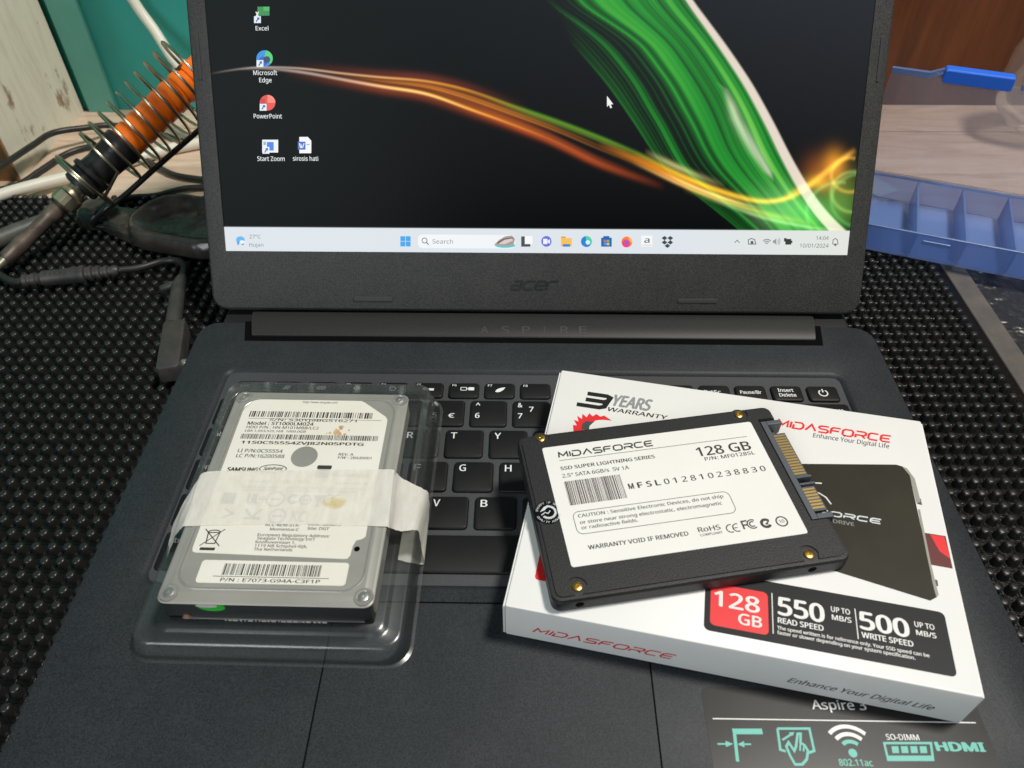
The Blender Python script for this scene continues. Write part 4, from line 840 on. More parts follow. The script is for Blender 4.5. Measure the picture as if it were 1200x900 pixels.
def arctext(s, c, r, a0, a1, cap, flip=False):
    mb = MB()
    for k, ch in enumerate(s):
        if ch == ' ': continue
        t = math.radians(a0+(a1-a0)*k/(len(s)-1)); o = SF.w(c[0]+r*math.cos(t), c[1]+r*math.sin(t)); tx = np.array([math.sin(t), -math.cos(t)])*(1 if not flip else -1)
        fr = Frame(o, SF.ex*tx[0]+SF.ey*tx[1], SF.ex*-tx[1]+SF.ey*tx[0]); mb.add(*textgeo(fr, ch, -.3 if ch == 'I' else -.36, -cap/2, .2 if ch == 'I' else .72, cap, .115, .01))
    return mb
arctext('EXCEPT IF SEAL', c, 4.1, 160, 20, .72).build('seal_text', K['sealw'], seal); arctext('QUALITY ASSURED', c, 4.1, 200, 340, .72, True).build('seal_text', K['sealw'], seal)
# connector in the bay
con = MB(); ylen = bay1-bay0
con.add(*box(S0, bayx-.05, bayx+2.2, bay0-.4, bay1+.4, .6, SHT-.5, .2)); con.add(*box(S0, bayx+2.2, hx+1.6, bay0-.4, bay0+1.6, .6, SHT-.5, .2)); con.add(*box(S0, bayx+2.2, hx+1.6, bay1-1.5, bay1+.4, .6, SHT-.5, .2))
c0 = SF.px(941, 556)[1]; c1 = SF.px(946, 567)[1]
con.add(*box(S0, bayx+2.2, hx-.4, bay0+1.6, bay1-1.5, .6, 1.5, .1)); conn = con.build('connector', K['conn'], ssd)
p1 = SF.px(906, 507)[1]; p2 = SF.px(941, 553)[1]; s1 = SF.px(942.5, 569)[1]; s2 = SF.px(963, 593)[1]
tg_ = MB(); tg_.add(*box(S0, bayx+2.2, hx+1.2, p2-.6, p1+.6, 3.8, 5.3, .15)); tg_.add(*box(S0, bayx+2.2, hx+1.2, s2-.6, s1+.6, 3.8, 5.3, .15)); tg_.add(*box(S0, bayx+2.2, hx+1.6, p2-1.9, p2-1.0, 2.0, SHT-.6, .1)); tg_.add(*box(S0, bayx+2.2, hx+1.6, s1+.9, s1+1.7, 2.0, SHT-.6, .1)); tg_.build('connector_tongue', K['conn'], conn)
for a_, b_, n_ in ((p1, p2, 15), (s1, s2, 7)):
    for k in range(n_):
        y = a_+(b_-a_)*(k+.5)/n_; mesh('gold_pin', *box(S0, bayx+2.3, hx+.7, y-.40, y+.40, 5.28, 5.42), K['gold'], conn)

# ================================================================== clear tray, hard disk, tape
HXC = (-87.4, -47.2); HW, HD, HT, HROT = 70.6, 95.6, 11.7, -0.6; HZ0 = 9.65
trayt = thing('plastic_tray', 'clear moulded plastic tray holding the hard disk drive on the palm rest', 'plastic tray', (HXC[0], HXC[1], .12), HROT)
TF = flatframe(HXC[0], HXC[1], 0, HROT)
def R(x0, x1, y0, y1, r): return rrect(x0-HXC[0], x1-HXC[0], y0-HXC[1], y1-HXC[1], r, 5)
Lp = [(R(-136.2, -40.6, -105.6, 18.4, 8), .14), (R(-135.2, -41.6, -104.6, 17.4, 7.5), .6), (R(-133.6, -43.2, -103.0, 15.8, 6.5), 6.8), (R(-132.8, -44.0, -102.2, 15.0, 6), 7.8), (R(-131.8, -45.0, -101.2, 14.0, 5.2), 8.1),
      (R(-126.6, -48.2, -99.4, 5.4, 4.5), 8.1), (R(-125.8, -49.0, -98.6, 4.6, 4), 8.6), (R(-125.0, -49.8, -97.8, 3.8, 4), 9.2), (R(-124.2, -50.6, -97.0, 3.0, 3.6), 9.6)]
ts = autosmooth(mesh('tray_shell', *loops(TF, Lp, False, True), K['clear'], trayt), 45)
def Q(x, y): return (x-HXC[0], y-HXC[1])
UO = [Q(-44.0, 7), Q(-45.6, 11.5), Q(-49, 13.4), Q(-126, 13.4), Q(-130, 11.5), Q(-131.6, 7), Q(-130.6, -52), Q(-126.8, -52), Q(-126.8, 2), Q(-125, 5.6), Q(-50.5, 5.6), Q(-48.2, 2), Q(-48.0, -52), Q(-44.2, -52)]
def uin(d): return inset(UO, d)
autosmooth(mesh('raised_rim', *loops(TF, [(UO, 8.12), (uin(.25), 13.6), (uin(.7), 14.6), (uin(1.2), 14.9)], False, True), K['clear'], trayt), 40)
hdd = thing('hard_disk_drive', 'silver hard disk drive with white barcode labels in the clear tray', 'hard disk drive', (HXC[0], HXC[1], HZ0), HROT)
H0 = flatframe(HXC[0], HXC[1], HZ0, HROT); HFm = flatframe(HXC[0], HXC[1], HZ0+HT, HROT); wx, wy = HW/2, HD/2
autosmooth(mesh('circuit_board', *prism(H0, rrect(-wx+1, wx-1, -wy+.25, wy-1, 1, 2), .02, 1.25), K['pcb'], hdd))
autosmooth(mesh('base_casting', *prism(H0, rrect(-wx+.6, wx-.6, -wy+3.2, wy-.4, 1.5, 3), 1.3, HT-1.25), K['alu'], hdd))
mesh('front_face', *gbox(0, 1, 0, 1, 0, 1) if False else box(H0, -wx+1.2, wx-1.2, -wy+.7, -wy+3.3, 1.3, HT-1.3), K['pcb'], hdd)
CO = rrect(-wx, wx, -wy, wy, 3.0, 4)
def rri(d): return rrect(-wx+d, wx-d, -wy+d, wy-d, 1.2, 4)
cvr = autosmooth(mesh('top_cover', *loops(H0, [(inset(CO, .3), HT-1.35), (CO, HT-1.1), (CO, HT-.8), (inset(CO, .5), HT-.45), (inset(CO, 1.0), HT-.35), (rri(2.6), HT-.35), (rri(3.2), HT-.05), (rri(3.8), HT)], True, True), K['alu'], hdd), 25)
# raised rim line and screw pads
rim = MB()
def ridge(P, w_, closed=True, z=HT):
    lo = ribbon(H0, P, w_, z-.02, closed); hi = ribbon(H0, P, w_*.4, z+.16, closed); n = len(P); m = 2*n; V = lo[0]+hi[0]; F = [tuple(i+m for i in f) for f in lo[1]]
    for i in range(n if closed else n-1):
        j = (i+1) % n; F.append((2*i, 2*j, m+2*j, m+2*i)); F.append((2*i+1, m+2*i+1, m+2*j+1, 2*j+1))
    return V, F
rr = rrect(-wx+4.6, wx-4.6, -wy+5.2, wy-4.4, 7, 6)
rim.add(*ridge(rr, .9)); autosmooth(rim.build('cover_ridge', K['alulite'], cvr), 60)
for q in ((286.6, 464), (467.6, 471.6), (196.3, 693.6), (427.5, 703)):
    c = np.array(HFm.px(*q)); c = np.array([math.copysign(wx-3.6, c[0]), math.copysign(wy-3.6, c[1])]); pd = MB(); pd.add(*loops(H0, [(disc(c, 3.3, 20), HT-.4), (disc(c, 3.1, 20), HT+.02), (disc(c, 2.4, 20), HT+.03), (disc(c, 2.2, 20), HT-.25)], False, True)); autosmooth(pd.build('screw_pad', K['alulite'], cvr), 40)
    sc = MB(); sc.add(*loops(H0, [(disc(c, 1.9, 18), HT-.25), (disc(c, 1.75, 18), HT+.02), (disc(c, 1.2, 18), HT+.2), (disc(c, .5, 18), HT+.2), (disc(c, .35, 18), HT-.1)], False, True)); autosmooth(sc.build('cover_screw', K['steel'], cvr), 40)
lp = [(304, 467), (423, 470), (427, 471.5), (452, 488.5), (454, 492), (453.5, 496), (430.5, 618), (428.5, 629), (424, 632), (417.5, 633.5), (413.5, 640), (410.5, 651), (407, 655), (402, 655.2), (229, 647.6), (225.5, 646), (225.8, 642), (284.5, 482.5), (287, 478.5), (300, 468)]
hl = mesh('main_label', *prism(HFm, [tuple(HFm.px(*q)) for q in lp][::-1], .0, .09), K['hlabel'], hdd); HH = .115
q = [HFm.px(*p) for p in ((237.9, 654.4), (409, 661.5), (404.4, 689), (229.6, 680.6))]
hl2 = mesh('lower_label', *prism(HFm, rrect((q[0][0]+q[3][0])/2, (q[1][0]+q[2][0])/2, (q[2][1]+q[3][1])/2, (q[0][1]+q[1][1])/2, 1.2, 4), 0, .09), K['hlabel'], hdd)
barcode('label_barcode', HFm, (294.5, 480.3), (436.7, 485.8), (292.5, 488.5), HH, K['ink'], hl, 62); barcode('label_barcode', HFm, (284, 507), (443, 512.8), (282.5, 514.2), HH, K['inkf'], hl, 80, 1); barcode('label_barcode', HFm, (264.5, 659), (377, 664.4), (261.5, 673.8), HH, K['ink'], hl2, 58)
a = HFm.px(250, 674); b = HFm.px(385, 679.6); mesh('label_rule', *ribbon(HFm, [(a[0], (a[1]+b[1])/2), (b[0], (a[1]+b[1])/2)], .2, HH), K['ink'], hl2)
a = HFm.px(292, 488.6); b = HFm.px(447, 494); mesh('label_rule', *ribbon(HFm, [(a[0], (a[1]+b[1])/2-.2), (b[0], (a[1]+b[1])/2-.2)], .15, HH), K['ink'], hl)
for s, bl, br, cp, bo, mm in (('http://www.seagate.com', (355, 472), (395.3, 473.6), 2.3, 0, 'inkf'), ('S/N: S30YJ9BG516271', (315.8, 492.6), (417.5, 496), 3.0, .01, 'ink'), ('Model : ST1000LM024', (290, 497), (367, 499.8), 3.6, .025, 'ink'), ('HDD P/N : HN-M101MBB/LC2', (288.7, 501.5), (373, 504), 3.0, .01, 'ink'), ('LBA 1,953,525,168  1000.0GB', (287, 505.6), (358, 507.6), 2.4, 0, 'ink'),
    ('11S0C55554ZVJ82N05PDTG', (282.5, 519), (425.8, 523.4), 3.2, .03, 'ink'), ('LI P/N:0C55554', (278.3, 530), (330.8, 531), 4.0, .01, 'ink'), ('LC P/N:16200588', (276.3, 536), (332.8, 537), 4.0, .01, 'ink'), ('REV. A', (396.7, 533.7), (414, 534.5), 2.8, .015, 'ink'), ('F/W : 2BA30001', (395.8, 537.6), (435, 538.8), 2.8, .01, 'ink'),
    ('SAMSUNG', (265.3, 552.6), (302, 552.9), 4.6, .05, 'ink'), ('Momentus', (388.7, 559), (432.5, 560.2), 5.0, .0, 'inkt'), ('KCC-REM-STX-', (311, 616.6), (351, 617.4), 3.2, .01, 'ink'), ('Momentus-C', (316, 621.8), (350, 622.4), 3.2, .01, 'ink'), ('DOM: 08/2015', (361, 616), (399.4, 616.8), 3.2, .01, 'ink'), ('Site: DGT', (360, 620.8), (385.4, 621.6), 3.2, .01, 'ink'),
    ('European Regulatory Address:', (301.6, 628), (386, 630.4), 3.2, .01, 'ink'), ("Seagate Technology Int'l", (301, 632.4), (368, 633.8), 3.2, .01, 'ink'), ('Koolhovenlaan 1,', (299, 636.8), (346, 637.6), 3.2, .01, 'ink'), ('1119 NB Schiphol-Rijk,', (298, 641), (360, 642.4), 3.2, .01, 'ink'), ('The Netherlands', (297, 645.2), (342.4, 646.4), 3.2, .01, 'ink'),
    ('5V  0.85A     1TB     SATA', (290, 565), (364, 567), 3.2, .01, 'inkt'), ('Regulatory Model', (393, 567.4), (430, 568.4), 2.6, 0, 'inkt'), ('Drive is warranted by seller only. Product warranty void if any', (284, 571.5), (428, 575), 2.4, 0, 'inkt'), ('seal or label is removed. Do not cover any drive holes here', (283, 575), (418, 578.2), 2.4, 0, 'inkt')):
    text('label_text', HFm, s, bl, br, (bl[0]+.5, bl[1]-cp), HH, K[mm], hl, bo)
text('label_text', HFm, 'P/N : E7073-G94A-C3F1P', (258, 680.2), (374.4, 685.2), (258.8, 676.2), HH, K['ink'], hl2, .015)
mesh('label_window', *flat(HFm, disc(HFm.px(356.7, 535.3), 5.0, 32), HH), K['alu'], hl)
mesh('cover_hole', *flat(HFm, disc(HFm.px(418.3, 643.4), 1.0, 16), .06), K['gap'], cvr)
c = HFm.px(320, 549.6); mb = MB(); mb.add(*ribbon(HFm, disc(c, 5.0, 28, 1.9), .35, HH, True)).add(*textgeo(HFm, 'SpinPoint', c[0]-3.6, c[1]-.6, 7.2, 1.5, HH, .03, .2)); mb.build('label_mark', K['ink'], hl)
c = HFm.px(379, 553); mesh('label_mark', *flat(HFm, rrect(c[0]-2.6, c[0]+2.6, c[1]-2.8, c[1]+1.0, .3, 1), HH), K['grey'], hl); mesh('label_mark', *flat(HFm, rrect(c[0]-2.7, c[0]+2.7, c[1]+1.2, c[1]+3.0, .3, 1), HH), K['ink'], hl)
mb = MB(); IT = K['inkt']
for (x, y), r_ in (((323, 585), 3.1), ((358, 586), 1.9), ((325, 605), 2.9)): mb.add(*ribbon(HFm, disc(HFm.px(x, y), r_, 20), .7, HH, True)); c = HFm.px(x, y); mb.add(*ribbon(HFm, [(c[0]-r_*.6, c[1]), (c[0]+r_*.6, c[1])], .7, HH))
c = HFm.px(344, 585); mb.add(*ribbon(HFm, arc(c, 1.7, 40, 330, 14), 1.0, HH)); c = HFm.px(373, 587); mb.add(*flat(HFm, [(c[0]-2.3, c[1]+2.4), (c[0]+2.3, c[1]+2.4), (c[0]+.4, c[1]-.4), (c[0]+.3, c[1]-2), (c[0]+1.3, c[1]-2.5), (c[0]-1.3, c[1]-2.5), (c[0]-.3, c[1]-2), (c[0]-.4, c[1]-.4)], HH))
for x in (387, 396): c = HFm.px(x, 586); mb.add(*ribbon(HFm, arc(c, 2.2, 80, 280, 12), .8, HH))
mb.add(*textgeo(HFm, 'UL', *(HFm.px(288, 590)), 4.5, 4, HH, .06)); mb.add(*textgeo(HFm, 'us', *(HFm.px(303, 586)), 2.5, 2, HH, .03)); mb.add(*textgeo(HFm, 'KC', *(HFm.px(340, 611)), 5.0, 4.2, HH, .02)); c = HFm.px(296, 602); mb.add(*ribbon(HFm, [(c[0]-3, c[1]+2), (c[0], c[1]-1.6), (c[0]+3, c[1]+2)], .9, HH)).add(*ribbon(HFm, [(c[0]-3, c[1]-2), (c[0]+3, c[1]-2)], .9, HH)); c = HFm.px(268, 584); mb.add(*flat(HFm, rrect(c[0]-2.4, c[0]+2.4, c[1]-2.4, c[1]+2.4, .4, 2), HH)); c = HFm.px(270, 602); mb.add(*ribbon(HFm, [(c[0]-2.6, c[1]+2), (c[0]+1, c[1]), (c[0]-2.6, c[1]-2)], .7, HH)); mb.build('label_mark', IT, hl)
# crossed-out bin
c = HFm.px(249, 630); mb = MB(); mb.add(*ribbon(HFm, [(c[0]-2, c[1]+2), (c[0]-1.5, c[1]-2.4), (c[0]+1.5, c[1]-2.4), (c[0]+2, c[1]+2)], .4, HH, True)).add(*ribbon(HFm, arc((c[0], c[1]+2), 2.2, 0, 180, 8, 1.0), .4, HH)).add(*ribbon(HFm, [(c[0]-3.4, c[1]-3.4), (c[0]+3.4, c[1]+3.4)], .35, HH)).add(*ribbon(HFm, [(c[0]+3.4, c[1]-3.4), (c[0]-3.4, c[1]+3.4)], .35, HH)); a = HFm.px(243, 643.4); mb.add(*flat(HFm, rrect(a[0]-2.6, a[0]+2.6, a[1]-.55, a[1]+.55, .1, 1), HH)); mb.build('label_mark', K['ink'], hl)
# rusty stain spots
mb = MB()
for cx, cy, r_ in ((395, 506, 1.8), (400, 501.5, 1.2), (409, 504.5, .5), (387, 507.5, .7), (398, 509, .9), (404, 509.5, .6), (383, 508, .35)):
    c = HFm.px(cx, cy); P = [(c[0]+r_*random.uniform(.45, 1.25)*math.cos(2*math.pi*k/11), c[1]+r_*random.uniform(.45, 1.25)*math.sin(2*math.pi*k/11)) for k in range(11)]; mb.add(*flat(HFm, P, HH+.01))
mb.build('stain', K['stain'], hl)
# green quality sticker on the front edge and its copper contact
HE = Frame(H0.w(0, -wy, 0), H0.ex, (0, 0, 1)); c = (-wx+17.5, HT-3.7); mesh('green_sticker', *loops(HE, [(disc(c, 4.5, 28, 2.5), -.75), (disc(c, 4.4, 28, 2.45), -.55)], False, True), K['green'], hdd)
mesh('edge_label', *flat(HE, disc((c[0]-1.5, c[1]+.9), 3.6, 22, 1.1), -.5), K['hlabel'], hdd)
mesh('front_contact', *loops(H0, [(disc((-wx+7.5, -wy+.6), 1.6, 12, .9), 1.4), (disc((-wx+7.5, -wy+.7), .7, 12, .4), 2.8)], False, True), mat('copper', (.75, .45, .32, 1), .3, .8), hdd)
mesh('bottom_edge', *box(H0, -wx+6, wx-4, -wy+.1, -wy+.6, 1.0, 1.5), K['steel'], hdd)
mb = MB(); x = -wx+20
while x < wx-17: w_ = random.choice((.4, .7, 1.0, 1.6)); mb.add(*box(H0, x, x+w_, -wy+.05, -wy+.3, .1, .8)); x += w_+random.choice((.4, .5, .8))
mb.build('label_reflection_bars', K['hlabel'], hdd, False, 'stuff')  # white bars modelled in place of the label's reflection in the clear plastic
# masking tape
def tape():
    ST_ = [(6, (197, 637), (195, 654)), (12, (204, 612), (201, 640)), (17.5, (217, 586), (206, 627)), (20.6, (231, 564), (213, 619)), (21.55, (243, 553), (221, 616.5)), (21.55, (300, 551.5), (285, 615)), (21.55, (350, 551), (345, 614.5)), (21.55, (400, 550.5), (392, 615.5)), (21.55, (455, 550), (449, 617)),
           (20.9, (463, 552.5), (455, 618)), (18.2, (470, 559.5), (461, 620)), (16.8, (482, 566), (471, 622.5)), (15.8, (495, 572.5), (485, 621)), (13.5, (502, 578), (491, 624)), (8, (503, 594), (493.5, 641)), (2, (501.5, 611), (497, 660)), (1.0, (492, 613), (484, 660)), (1.0, (474, 610), (466, 656))]
    bk = []; ft = []
    for z, p, q in ST_:
        f_ = flatframe(0, 0, z); u = f_.px(*p); v = f_.px(*q); bk.append(np.array([u[0], u[1], z])); ft.append(np.array([v[0], v[1], z]))
    bk = smoothpath(bk, 6); ft = smoothpath(ft, 6); m = len(bk); n = 12; V = []
    for i in range(m):
        on = 4*6 <= i <= 8*6
        for k in range(n+1):
            f = k/n; p = bk[i]*(1-f)+ft[i]*f
            dz = (.05+.05*math.sin(p[0]*.35+f*9)) if on else .22*math.sin(p[0]*.9+f*6)*math.sin(math.pi*f)
            V.append((p[0]+(.10*math.sin(k*2.1+i) if k in (0, n) else 0), p[1]+.07*math.sin(i*1.7), max(p[2]+dz, .5)))
    F = [(i*(n+1)+k, (i+1)*(n+1)+k, (i+1)*(n+1)+k+1, i*(n+1)+k+1) for i in range(m-1) for k in range(n)]
    return V, F
V, F = tape(); tp_ = mesh('masking_tape', V, F, K['tape'], None, True); tag(tp_, 'strip of cream masking tape stretched across the silver hard disk drive', 'tape')
ttc = HFm.px(392, 590); P = [(ttc[0]+(4.6+random.uniform(-1, 1))*math.cos(2*math.pi*k/16), ttc[1]+(2.5+random.uniform(-.6, .6))*math.sin(2*math.pi*k/16)) for k in range(16)]
mesh('tape_stain', *flat(HFm, P, .42), clearplastic('stain_film', (.985, .96, .88, 1), .07, srgb(232, 214, 170), .6, .05, 0), tp_)
mesh('tape_stain', *flat(HFm, [(ttc[0]+(q_[0]-ttc[0])*.62+.8, ttc[1]+(q_[1]-ttc[1])*.7-.3) for q_ in P], .45), bpy.data.materials['stain_film'], tp_)

# ================================================================== blue organiser
OR = -20.2; ox, oy = 194.1, 155.8; OZ = -14.0
org = thing('parts_organiser', 'translucent blue plastic parts organiser with its clear lid open', 'organiser', (ox+50, oy+10, OZ), OR)
OFm = flatframe(ox, oy, OZ, OR); OL0, OL1, OD, OHt = -14, 128, 61, 16.5
mesh('floor_panel', *box(OFm, OL0, OL1, 0, OD, .05, 1.2), K['blue'], org)
mesh('front_wall', *box(OFm, OL0, OL1, 0, 1.2, 1.25, OHt, .3), K['blue'], org); mesh('rear_wall', *box(OFm, OL0, OL1, OD-1.2, OD, 1.25, OHt, .3), K['blue'], org)
mesh('end_wall', *box(OFm, OL0, OL0+1.2, 1.25, OD-1.25, 1.25, OHt, .3), K['blue'], org); mesh('end_wall', *box(OFm, OL1-1.2, OL1, 1.25, OD-1.25, 1.25, OHt, .3), K['blue'], org)
OT = flatframe(ox, oy, OZ+OHt, OR)
for q in ((1078, 212), (1131, 222), (1185, 233)):
    u = OT.px(*q)[0]-1.0; mesh('divider', *box(OFm, u, u+1.1, 1.3, OD-1.3, 1.25, OHt-.6, .25), K['blue'], org)
mesh('rim', *box(OFm, OL0-.8, OL1+.8, -.9, .35, OHt-.9, OHt+.35, .25), K['bluerim'], org); mesh('rim', *box(OFm, OL0-.8, OL1+.8, OD-.3, OD+2.0, OHt-.9, OHt+.35, .25), K['bluerim'], org)
lk = OFm.px(1117, 293) ; FWf = Frame(OFm.w(0, -.9, 0), OFm.ex, (0, 0, 1)); a = FWf.px(1082, 281); b = FWf.px(1112, 291)
mesh('latch_catch', *box(FWf, a[0], b[0], min(a[1], b[1])-.4, min(a[1], b[1])+2.2, 0, .9, .3), K['bluerim'], org)
# lid standing open behind
LO = OFm.w(0, OD+2.6, OHt); LDF = Frame(LO, OFm.ex, (0, 0, 1)); lid = mesh('open_lid', *box(LDF, OL0, OL1, .1, 61, -1.2, 0), K['bluelid'], org)
mesh('lid_rim', *prism(LDF, [(12.5, 63), (12.5, 66.0), (6, 63), (OL0, 63), (OL0, 60), (6, 60)], -1.6, 1.2), K['bluerim'], org); mesh('lid_rim', *box(LDF, 53, OL1, 60, 63, -1.6, 1.2, .3), K['bluerim'], org)
mesh('lid_latch', *prism(LDF, rrect(12.6, 48, 59.4, 67.0, 1.5, 3), -2.6, 4.0, .8), K['bluesolid'], org)
# cream card and clear bag behind
pc = MB(); fr = flatframe(228, 246, TB+.1, -62); pc.add(*prism(fr, rrect(-15, 15, -9, 9, .6, 2), 0, 1.0)); tag(pc.build('cream_card', K['paper']), 'cream card lying on the table behind the organiser', 'card')
def bag():
    V = []; F = []; n, m = 36, 22; r = np.random.RandomState(5); ph = r.rand(12)*6.3; fq = r.randint(2, 9, 12)
    for j in range(m+1):
        t = math.pi*j/m
        for i in range(n):
            a = 2*math.pi*i/n; k = 1+.05*math.sin(2*a+ph[0]+3*t)+.035*math.sin(3*a+ph[1]-4*t)+.02*math.sin(fq[2]*a+ph[2]+5*t)
            V.append((372+42*k*math.sin(t)*math.cos(a), 318+30*k*math.sin(t)*math.sin(a), max(TB+.15, 22+46*k*math.cos(t))))
    for j in range(m):
        for i in range(n): F.append((j*n+i, j*n+(i+1) % n, (j+1)*n+(i+1) % n, (j+1)*n+i))
    return V, F
V, F = bag(); tag(mesh('plastic_bag', V, F, K['bag'], None, True), 'crumpled clear plastic bag in front of the brown panel', 'bag')
# black polythene sheet on the right
def sheet():
    V = []; F = []; n, m = 46, 60; r = np.random.RandomState(2); W_ = [(r.uniform(-.25, .25), r.uniform(-.25, .25), r.rand()*6.3, r.uniform(.15, .5)) for _ in range(16)]
    for j in range(m+1):
        for i in range(n+1):
            x = 247.5+(430-247.5)*i/n; y = -10+(158-(-10))*j/m; z = TB+2.6+sum(a*abs(math.sin(kx*x+ky*y+p))-.5*a for kx, ky, p, a in W_); V.append((x, y, max(z, TB+.2)))
    for j in range(m):
        for i in range(n): F.append((j*(n+1)+i, j*(n+1)+i+1, (j+1)*(n+1)+i+1, (j+1)*(n+1)+i))
    return V, F
V, F = sheet(); tag(mesh('polythene_sheet', V, F, K['bpoly'], None, True), 'creased black polythene sheet beside the mat border', 'sheet')

# ================================================================== soldering iron and its stand
TIP = np.array([-297.7, 127, -8.0]); END = np.array([-200.2, 221.5, 57.0]); AX = (END-TIP)/np.linalg.norm(END-TIP)
def ax(t): return TIP+AX*t
sX = np.cross(AX, [0, 0, 1]); sX /= np.linalg.norm(sX); sY = np.cross(sX, AX)
def lathe(prof, n=24, c=(0, 0)):
    V = []; F = []
    for t, r in prof: V += [ax(t)+(c[0]+r*math.cos(2*math.pi*k/n))*sX+(c[1]+r*math.sin(2*math.pi*k/n))*sY for k in range(n)]
    for j in range(len(prof)-1):
        for k in range(n): F.append((j*n+k, j*n+(k+1) % n, (j+1)*n+(k+1) % n, (j+1)*n+k))
    F.append(tuple(range(n-1, -1, -1))); F.append(tuple(range((len(prof)-1)*n, len(prof)*n))); return V, F
iron = thing('soldering_iron', 'orange handled soldering iron resting inside the coiled wire holder', 'soldering iron', tuple(TIP))
autosmooth(mesh('tip', *lathe([(-10, .8), (-4, 1.5), (2, 2.6), (5, 3.0)]), K['tipm'], iron)); autosmooth(mesh('barrel', *lathe([(4.5, 3.6), (5.5, 4.3), (18, 4.4), (19, 4.0), (36, 4.0), (38, 4.6), (42, 4.6), (50, 3.4)]), K['barrel'], iron))
autosmooth(mesh('knurled_nut', *lathe([(46, 3.5), (47, 6.6), (47.6, 7.2), (54, 7.2), (54.8, 6.4), (58, 5.2), (62, 5.0)], 18), K['nickel'], iron), 20)
autosmooth(mesh('collar', *lathe([(60, 8.0), (61, 9.6), (64, 9.8), (65, 11.0), (66.6, 11.2), (67.2, 10), (69, 10), (69.6, 11.6), (72, 11.6), (72.8, 9.4), (78, 9.0), (87, 9.6), (93, 11.0), (96, 11.0), (97, 9.0)]), K['iblack'], iron), 35)
pf = [(96.5, 9.2)]
for k in range(7): t = 98+k*8.6; pf += [(t, 9.6), (t+6.0, 9.6), (t+6.6, 8.7), (t+8.0, 8.7)]
pf += [(160, 9.0), (164, 7.0)]
hd_ = autosmooth(mesh('handle', *lathe(pf), K['orange'], iron), 35)
for t0, ang in ((124, 2.35), (146, 2.2), (149, 1.6)):
    V = []; rr_ = 9.68
    for k in range(10): a = 2*math.pi*k/10; q = random.uniform(.6, 1.2); tt = t0+2.4*q*math.cos(a); an = ang+.22*q*math.sin(a); V.append(ax(tt)+rr_*(math.cos(an)*sX+math.sin(an)*sY))
    mesh('scorch_mark', V, [tuple(range(10))], K['burnt'], hd_)
V = []; 
for k in range(14): a = 2*math.pi*k/14; tt = 83+4.5*math.cos(a); an = 1.9+.18*math.sin(a); V.append(ax(tt)+(9.0+.55+.02*(tt-80))*(math.cos(an)*sX+math.sin(an)*sY))
mesh('collar_emblem', V, [tuple(range(14))], mat('emblem_copper', (.42, .2, .12, 1), .4, .5, var=(.06, .03, .02, 1), vscale=900), iron)
stand = thing('iron_holder', 'coiled steel wire iron holder on a glossy black cast base', 'iron holder', (-232, 172, -14))
sp = []
NT_ = 12.0
for k in range(int(NT_*22)+1):
    a = 2*math.pi*k/22; t = 66+(158-66)*k/(NT_*22); r_ = 17.0+5.5*k/(NT_*22)
    if k < 44: t = 64+2.6*k/44; 
    sp.append(ax(t)+(r_*math.cos(a))*sX+(r_*math.sin(a)+1.0)*sY)
autosmooth(mesh('spring', *tube(sp, .95, 6), K['chrome'], stand), 80)
rod = smoothpath([ax(164)-sY*21.5+sX*10, ax(130)-sY*19.5+sX*9, ax(96)-sY*18+sX*8, ax(74)-sY*17.5+sX*7, ax(60)-sY*16+sX*6, np.array([-262, 168, -8]), np.array([-256, 170, -11.5])], 6)
autosmooth(mesh('support_rod', *tube(rod, 1.7, 8), K['iblack'], stand), 80)
FB = flatframe(-222, 172, -14, -14)
mb = MB(); P = rrect(-18, 58, -25, 26, 23, 9)
mb.add(*loops(FB, [(inset(P, 2), .05), (P, 3), (inset(P, .8), 7.5), (inset(P, 2.4), 11), (inset(P, 4.2), 12.2), (inset(P, 6.5), 11.6), (inset(P, 9.5), 8.4), (inset(P, 13), 5.8), (inset(P, 17), 4.8)], True, True)); autosmooth(mb.build('cast_bowl', K['cast'], stand), 75)
mb = MB(); P = [(-8, 15), (-22, 10), (-38, 9), (-42, -8), (-30, -13), (-10, -19)]
mb.add(*loops(FB, [(P, .1), (inset(P, .6), 4.6), (inset(P, 2), 6.0)], True, True)); autosmooth(mb.build('base_neck', K['cast'], stand), 60)
mb = MB(); P = rrect(-58, -33, -12, 13, 11, 7); mb.add(*loops(FB, [(P, .1), (inset(P, .5), 5), (inset(P, 2.2), 8.2), (inset(P, 4.8), 10.2), (inset(P, 8), 10.8)], True, True)); autosmooth(mb.build('post_socket', K['cast'], stand), 75)

# ================================================================== cables
def cable(name, pts, r, m_, label, n=10, cat='cable'):
    o = mesh(name, *tube(smoothpath(pts, 8), r, n), m_, None, True); return tag(o, label, cat)
cable('white_cable', [(-372, 150, -12.5), (-352, 188, -11.5), (-340, 208, -13), (-327, 226, -16), (-309, 242, -18), (-285, 262, -19.5), (-255, 285, -19.8), (-215, 300, -19.8), (-180, 306, -19.8)], 4.0, K['cabw'], 'thick white cable lying on the table, passing under the soldering iron')
cable('white_cable', [(-292, 346, 130), (-285, 344, 82), (-277, 341, 58), (-267, 335, 43), (-254, 322, 28), (-236, 305, 20), (-205, 285, 18), (-170, 272, 16)], 3.6, K['cabw'], 'white cable hanging down the teal wall behind the wire spring')
cable('black_cord', [(-364, 196, -6), (-353, 214, -3), (-345, 227, -3), (-342, 262, -6.6), (-339, 285, -9), (-323, 299, -12), (-309, 311, -16), (-280, 312, -21.6), (-250, 296, -21.6), (-190, 280, -21.6)], 2.1, K['cabb'], 'thin black cord curving along the foot of the white post')
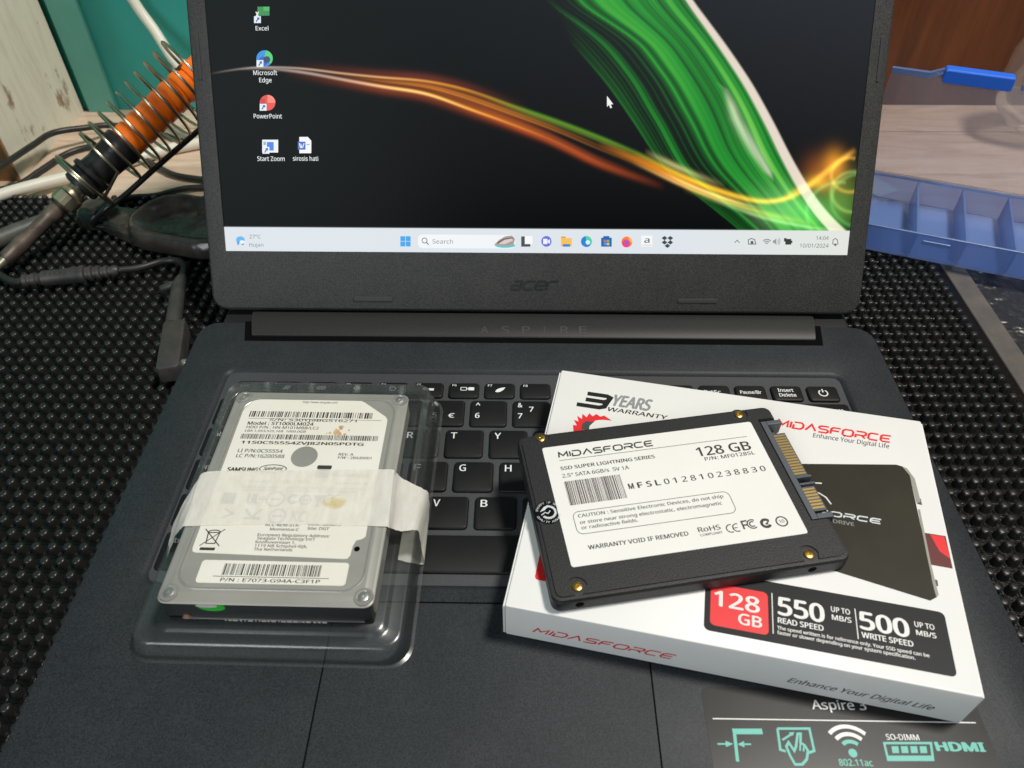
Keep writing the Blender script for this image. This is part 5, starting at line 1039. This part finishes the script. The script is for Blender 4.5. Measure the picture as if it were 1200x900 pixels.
cable('black_cord', [(-364, 206, -15), (-354, 226, -20), (-346, 235, -21.6), (-339, 257, -21.6), (-331, 280, -21.6), (-315, 290, -21.6), (-290, 284, -21.6), (-262, 262, -21.6), (-240, 248, -21.6), (-200, 240, -21.6)], 2.1, K['cabb'], 'thin black cord arching over the table just behind the thick white cable')
cable('black_cord', [(-268, 196, -12), (-256, 205, -12.5), (-245, 217, -18), (-234, 229, -20.5), (-222, 234, -21.6), (-190, 236, -21.6), (-165, 232, -21.6)], 2.0, K['cabb'], 'thin black cord leaving the cast base towards the laptop')
gs = thing('grey_sleeve', 'grey rubber cable sleeve with a ragged end beside the iron tip', 'sleeve', (-310, 160, -14)); a0 = np.array([-352, 108, -8.5]); a1 = np.array([-293, 172, -8.5])
autosmooth(mesh('sleeve_tube', *tube([a0+(a1-a0)*k/6 for k in range(7)], [5.4, 5.5, 5.4, 5.5, 5.4, 5.3, 4.6], 14), K['gtool'], gs), 60)
mesh('wire_end', *tube([a1-(a1-a0)*.03, a1+np.array([1.5, 3, 2.5]), a1+np.array([0, 6, 6])], .6, 6), K['cabb'], gs)
pw = thing('power_lead', 'black power lead with inline connector and plug beside the laptop', 'power lead', (-215, 110, -14))
mesh('cord', *tube(smoothpath([(-345, 150, -11.9), (-318, 137, -11.9), (-300, 124, -11.9), (-286, 115.5, -11.2), (-278, 114.6, -9.6)], 8), 2.2, 10), K['cabb'], pw, True)
mesh('cord', *tube(smoothpath([(-231, 124.6, -9.6), (-221, 129, -11), (-211, 136, -11.6), (-203, 137, -11.6), (-197, 132, -11.2), (-194.2, 123, -10), (-193, 116, -9)], 8), 2.0, 10), K['cabb'], pw, True)
A_ = np.array([-280, 114.3, -9.6]); B_ = np.array([-229, 124.8, -9.6]); D_ = (B_-A_)/np.linalg.norm(B_-A_); LL = np.linalg.norm(B_-A_)
def along(t): return A_+D_*t
pts, rad = [], []
for t, r_ in ((0, 2.4), (1, 3.6), (3, 3.6), (3.4, 3.0), (5, 3.0), (5.4, 3.7), (7.4, 3.7), (7.8, 3.1), (10, 3.4), (11, 4.3), (30, 4.5), (31, 5.0), (33, 5.0), (33.4, 3.7), (35, 3.7), (35.4, 4.3), (37, 4.3), (37.4, 3.3), (39, 3.3), (39.4, 4.0), (41, 4.0), (41.4, 3.0), (43, 3.0), (43.4, 3.6), (45, 3.6), (45.4, 2.7), (47, 2.7), (47.4, 3.2), (49, 3.2), (50.5, 2.2)): pts.append(along(t)); rad.append(r_)
ib = autosmooth(mesh('inline_connector', *tube(pts, rad, 16), K['plug'], pw), 35)
for k in range(6):
    t = 14+k*2.6; mesh('grip_ridge', *tube([along(t)+4.2*np.array([.3*0, -.15, 1])+np.array([0, -1.4, -.2]), along(t)+np.array([0, .9, 4.3])], .35, 6), K['plug'], ib)
autosmooth(mesh('strain_relief', *tube([(-193.2, 119, -9.4), (-192.4, 114, -8.8), (-191.8, 108, -8.6)], [2.3, 3.2, 3.6], 14), K['plug'], pw), 60)
mb = MB(); mb.add(*tube([(-201, 107, -9), (-196, 110.5, -8.8), (-191, 110, -8.7)], [1.9, 2.4, 2.6], 10)); mb.build('side_nub', K['plug'], pw, True)
autosmooth(mesh('plug_neck', *tube([(-191.8, 109, -8.6), (-187.6, 92, -8.6), (-183.6, 76, -8.6)], [3.5, 3.9, 4.1], 16), K['plug'], pw), 60)
PFm = flatframe(-177.5, 58.5, -13.4, 13); pbod = autosmooth(mesh('plug_body', *prism(PFm, rrect(-5.6, 5.6, -18.5, 18, 2.2, 4), 0, 9.6, 1.4, .8), K['plug'], pw), 40)
mesh('plug_barrel', *tube([(-172, 48, -8.6), (-163.8, 48.6, -8.6)], 2.6, 12), K['steel'], pw)
print('objects', len(bpy.data.objects))
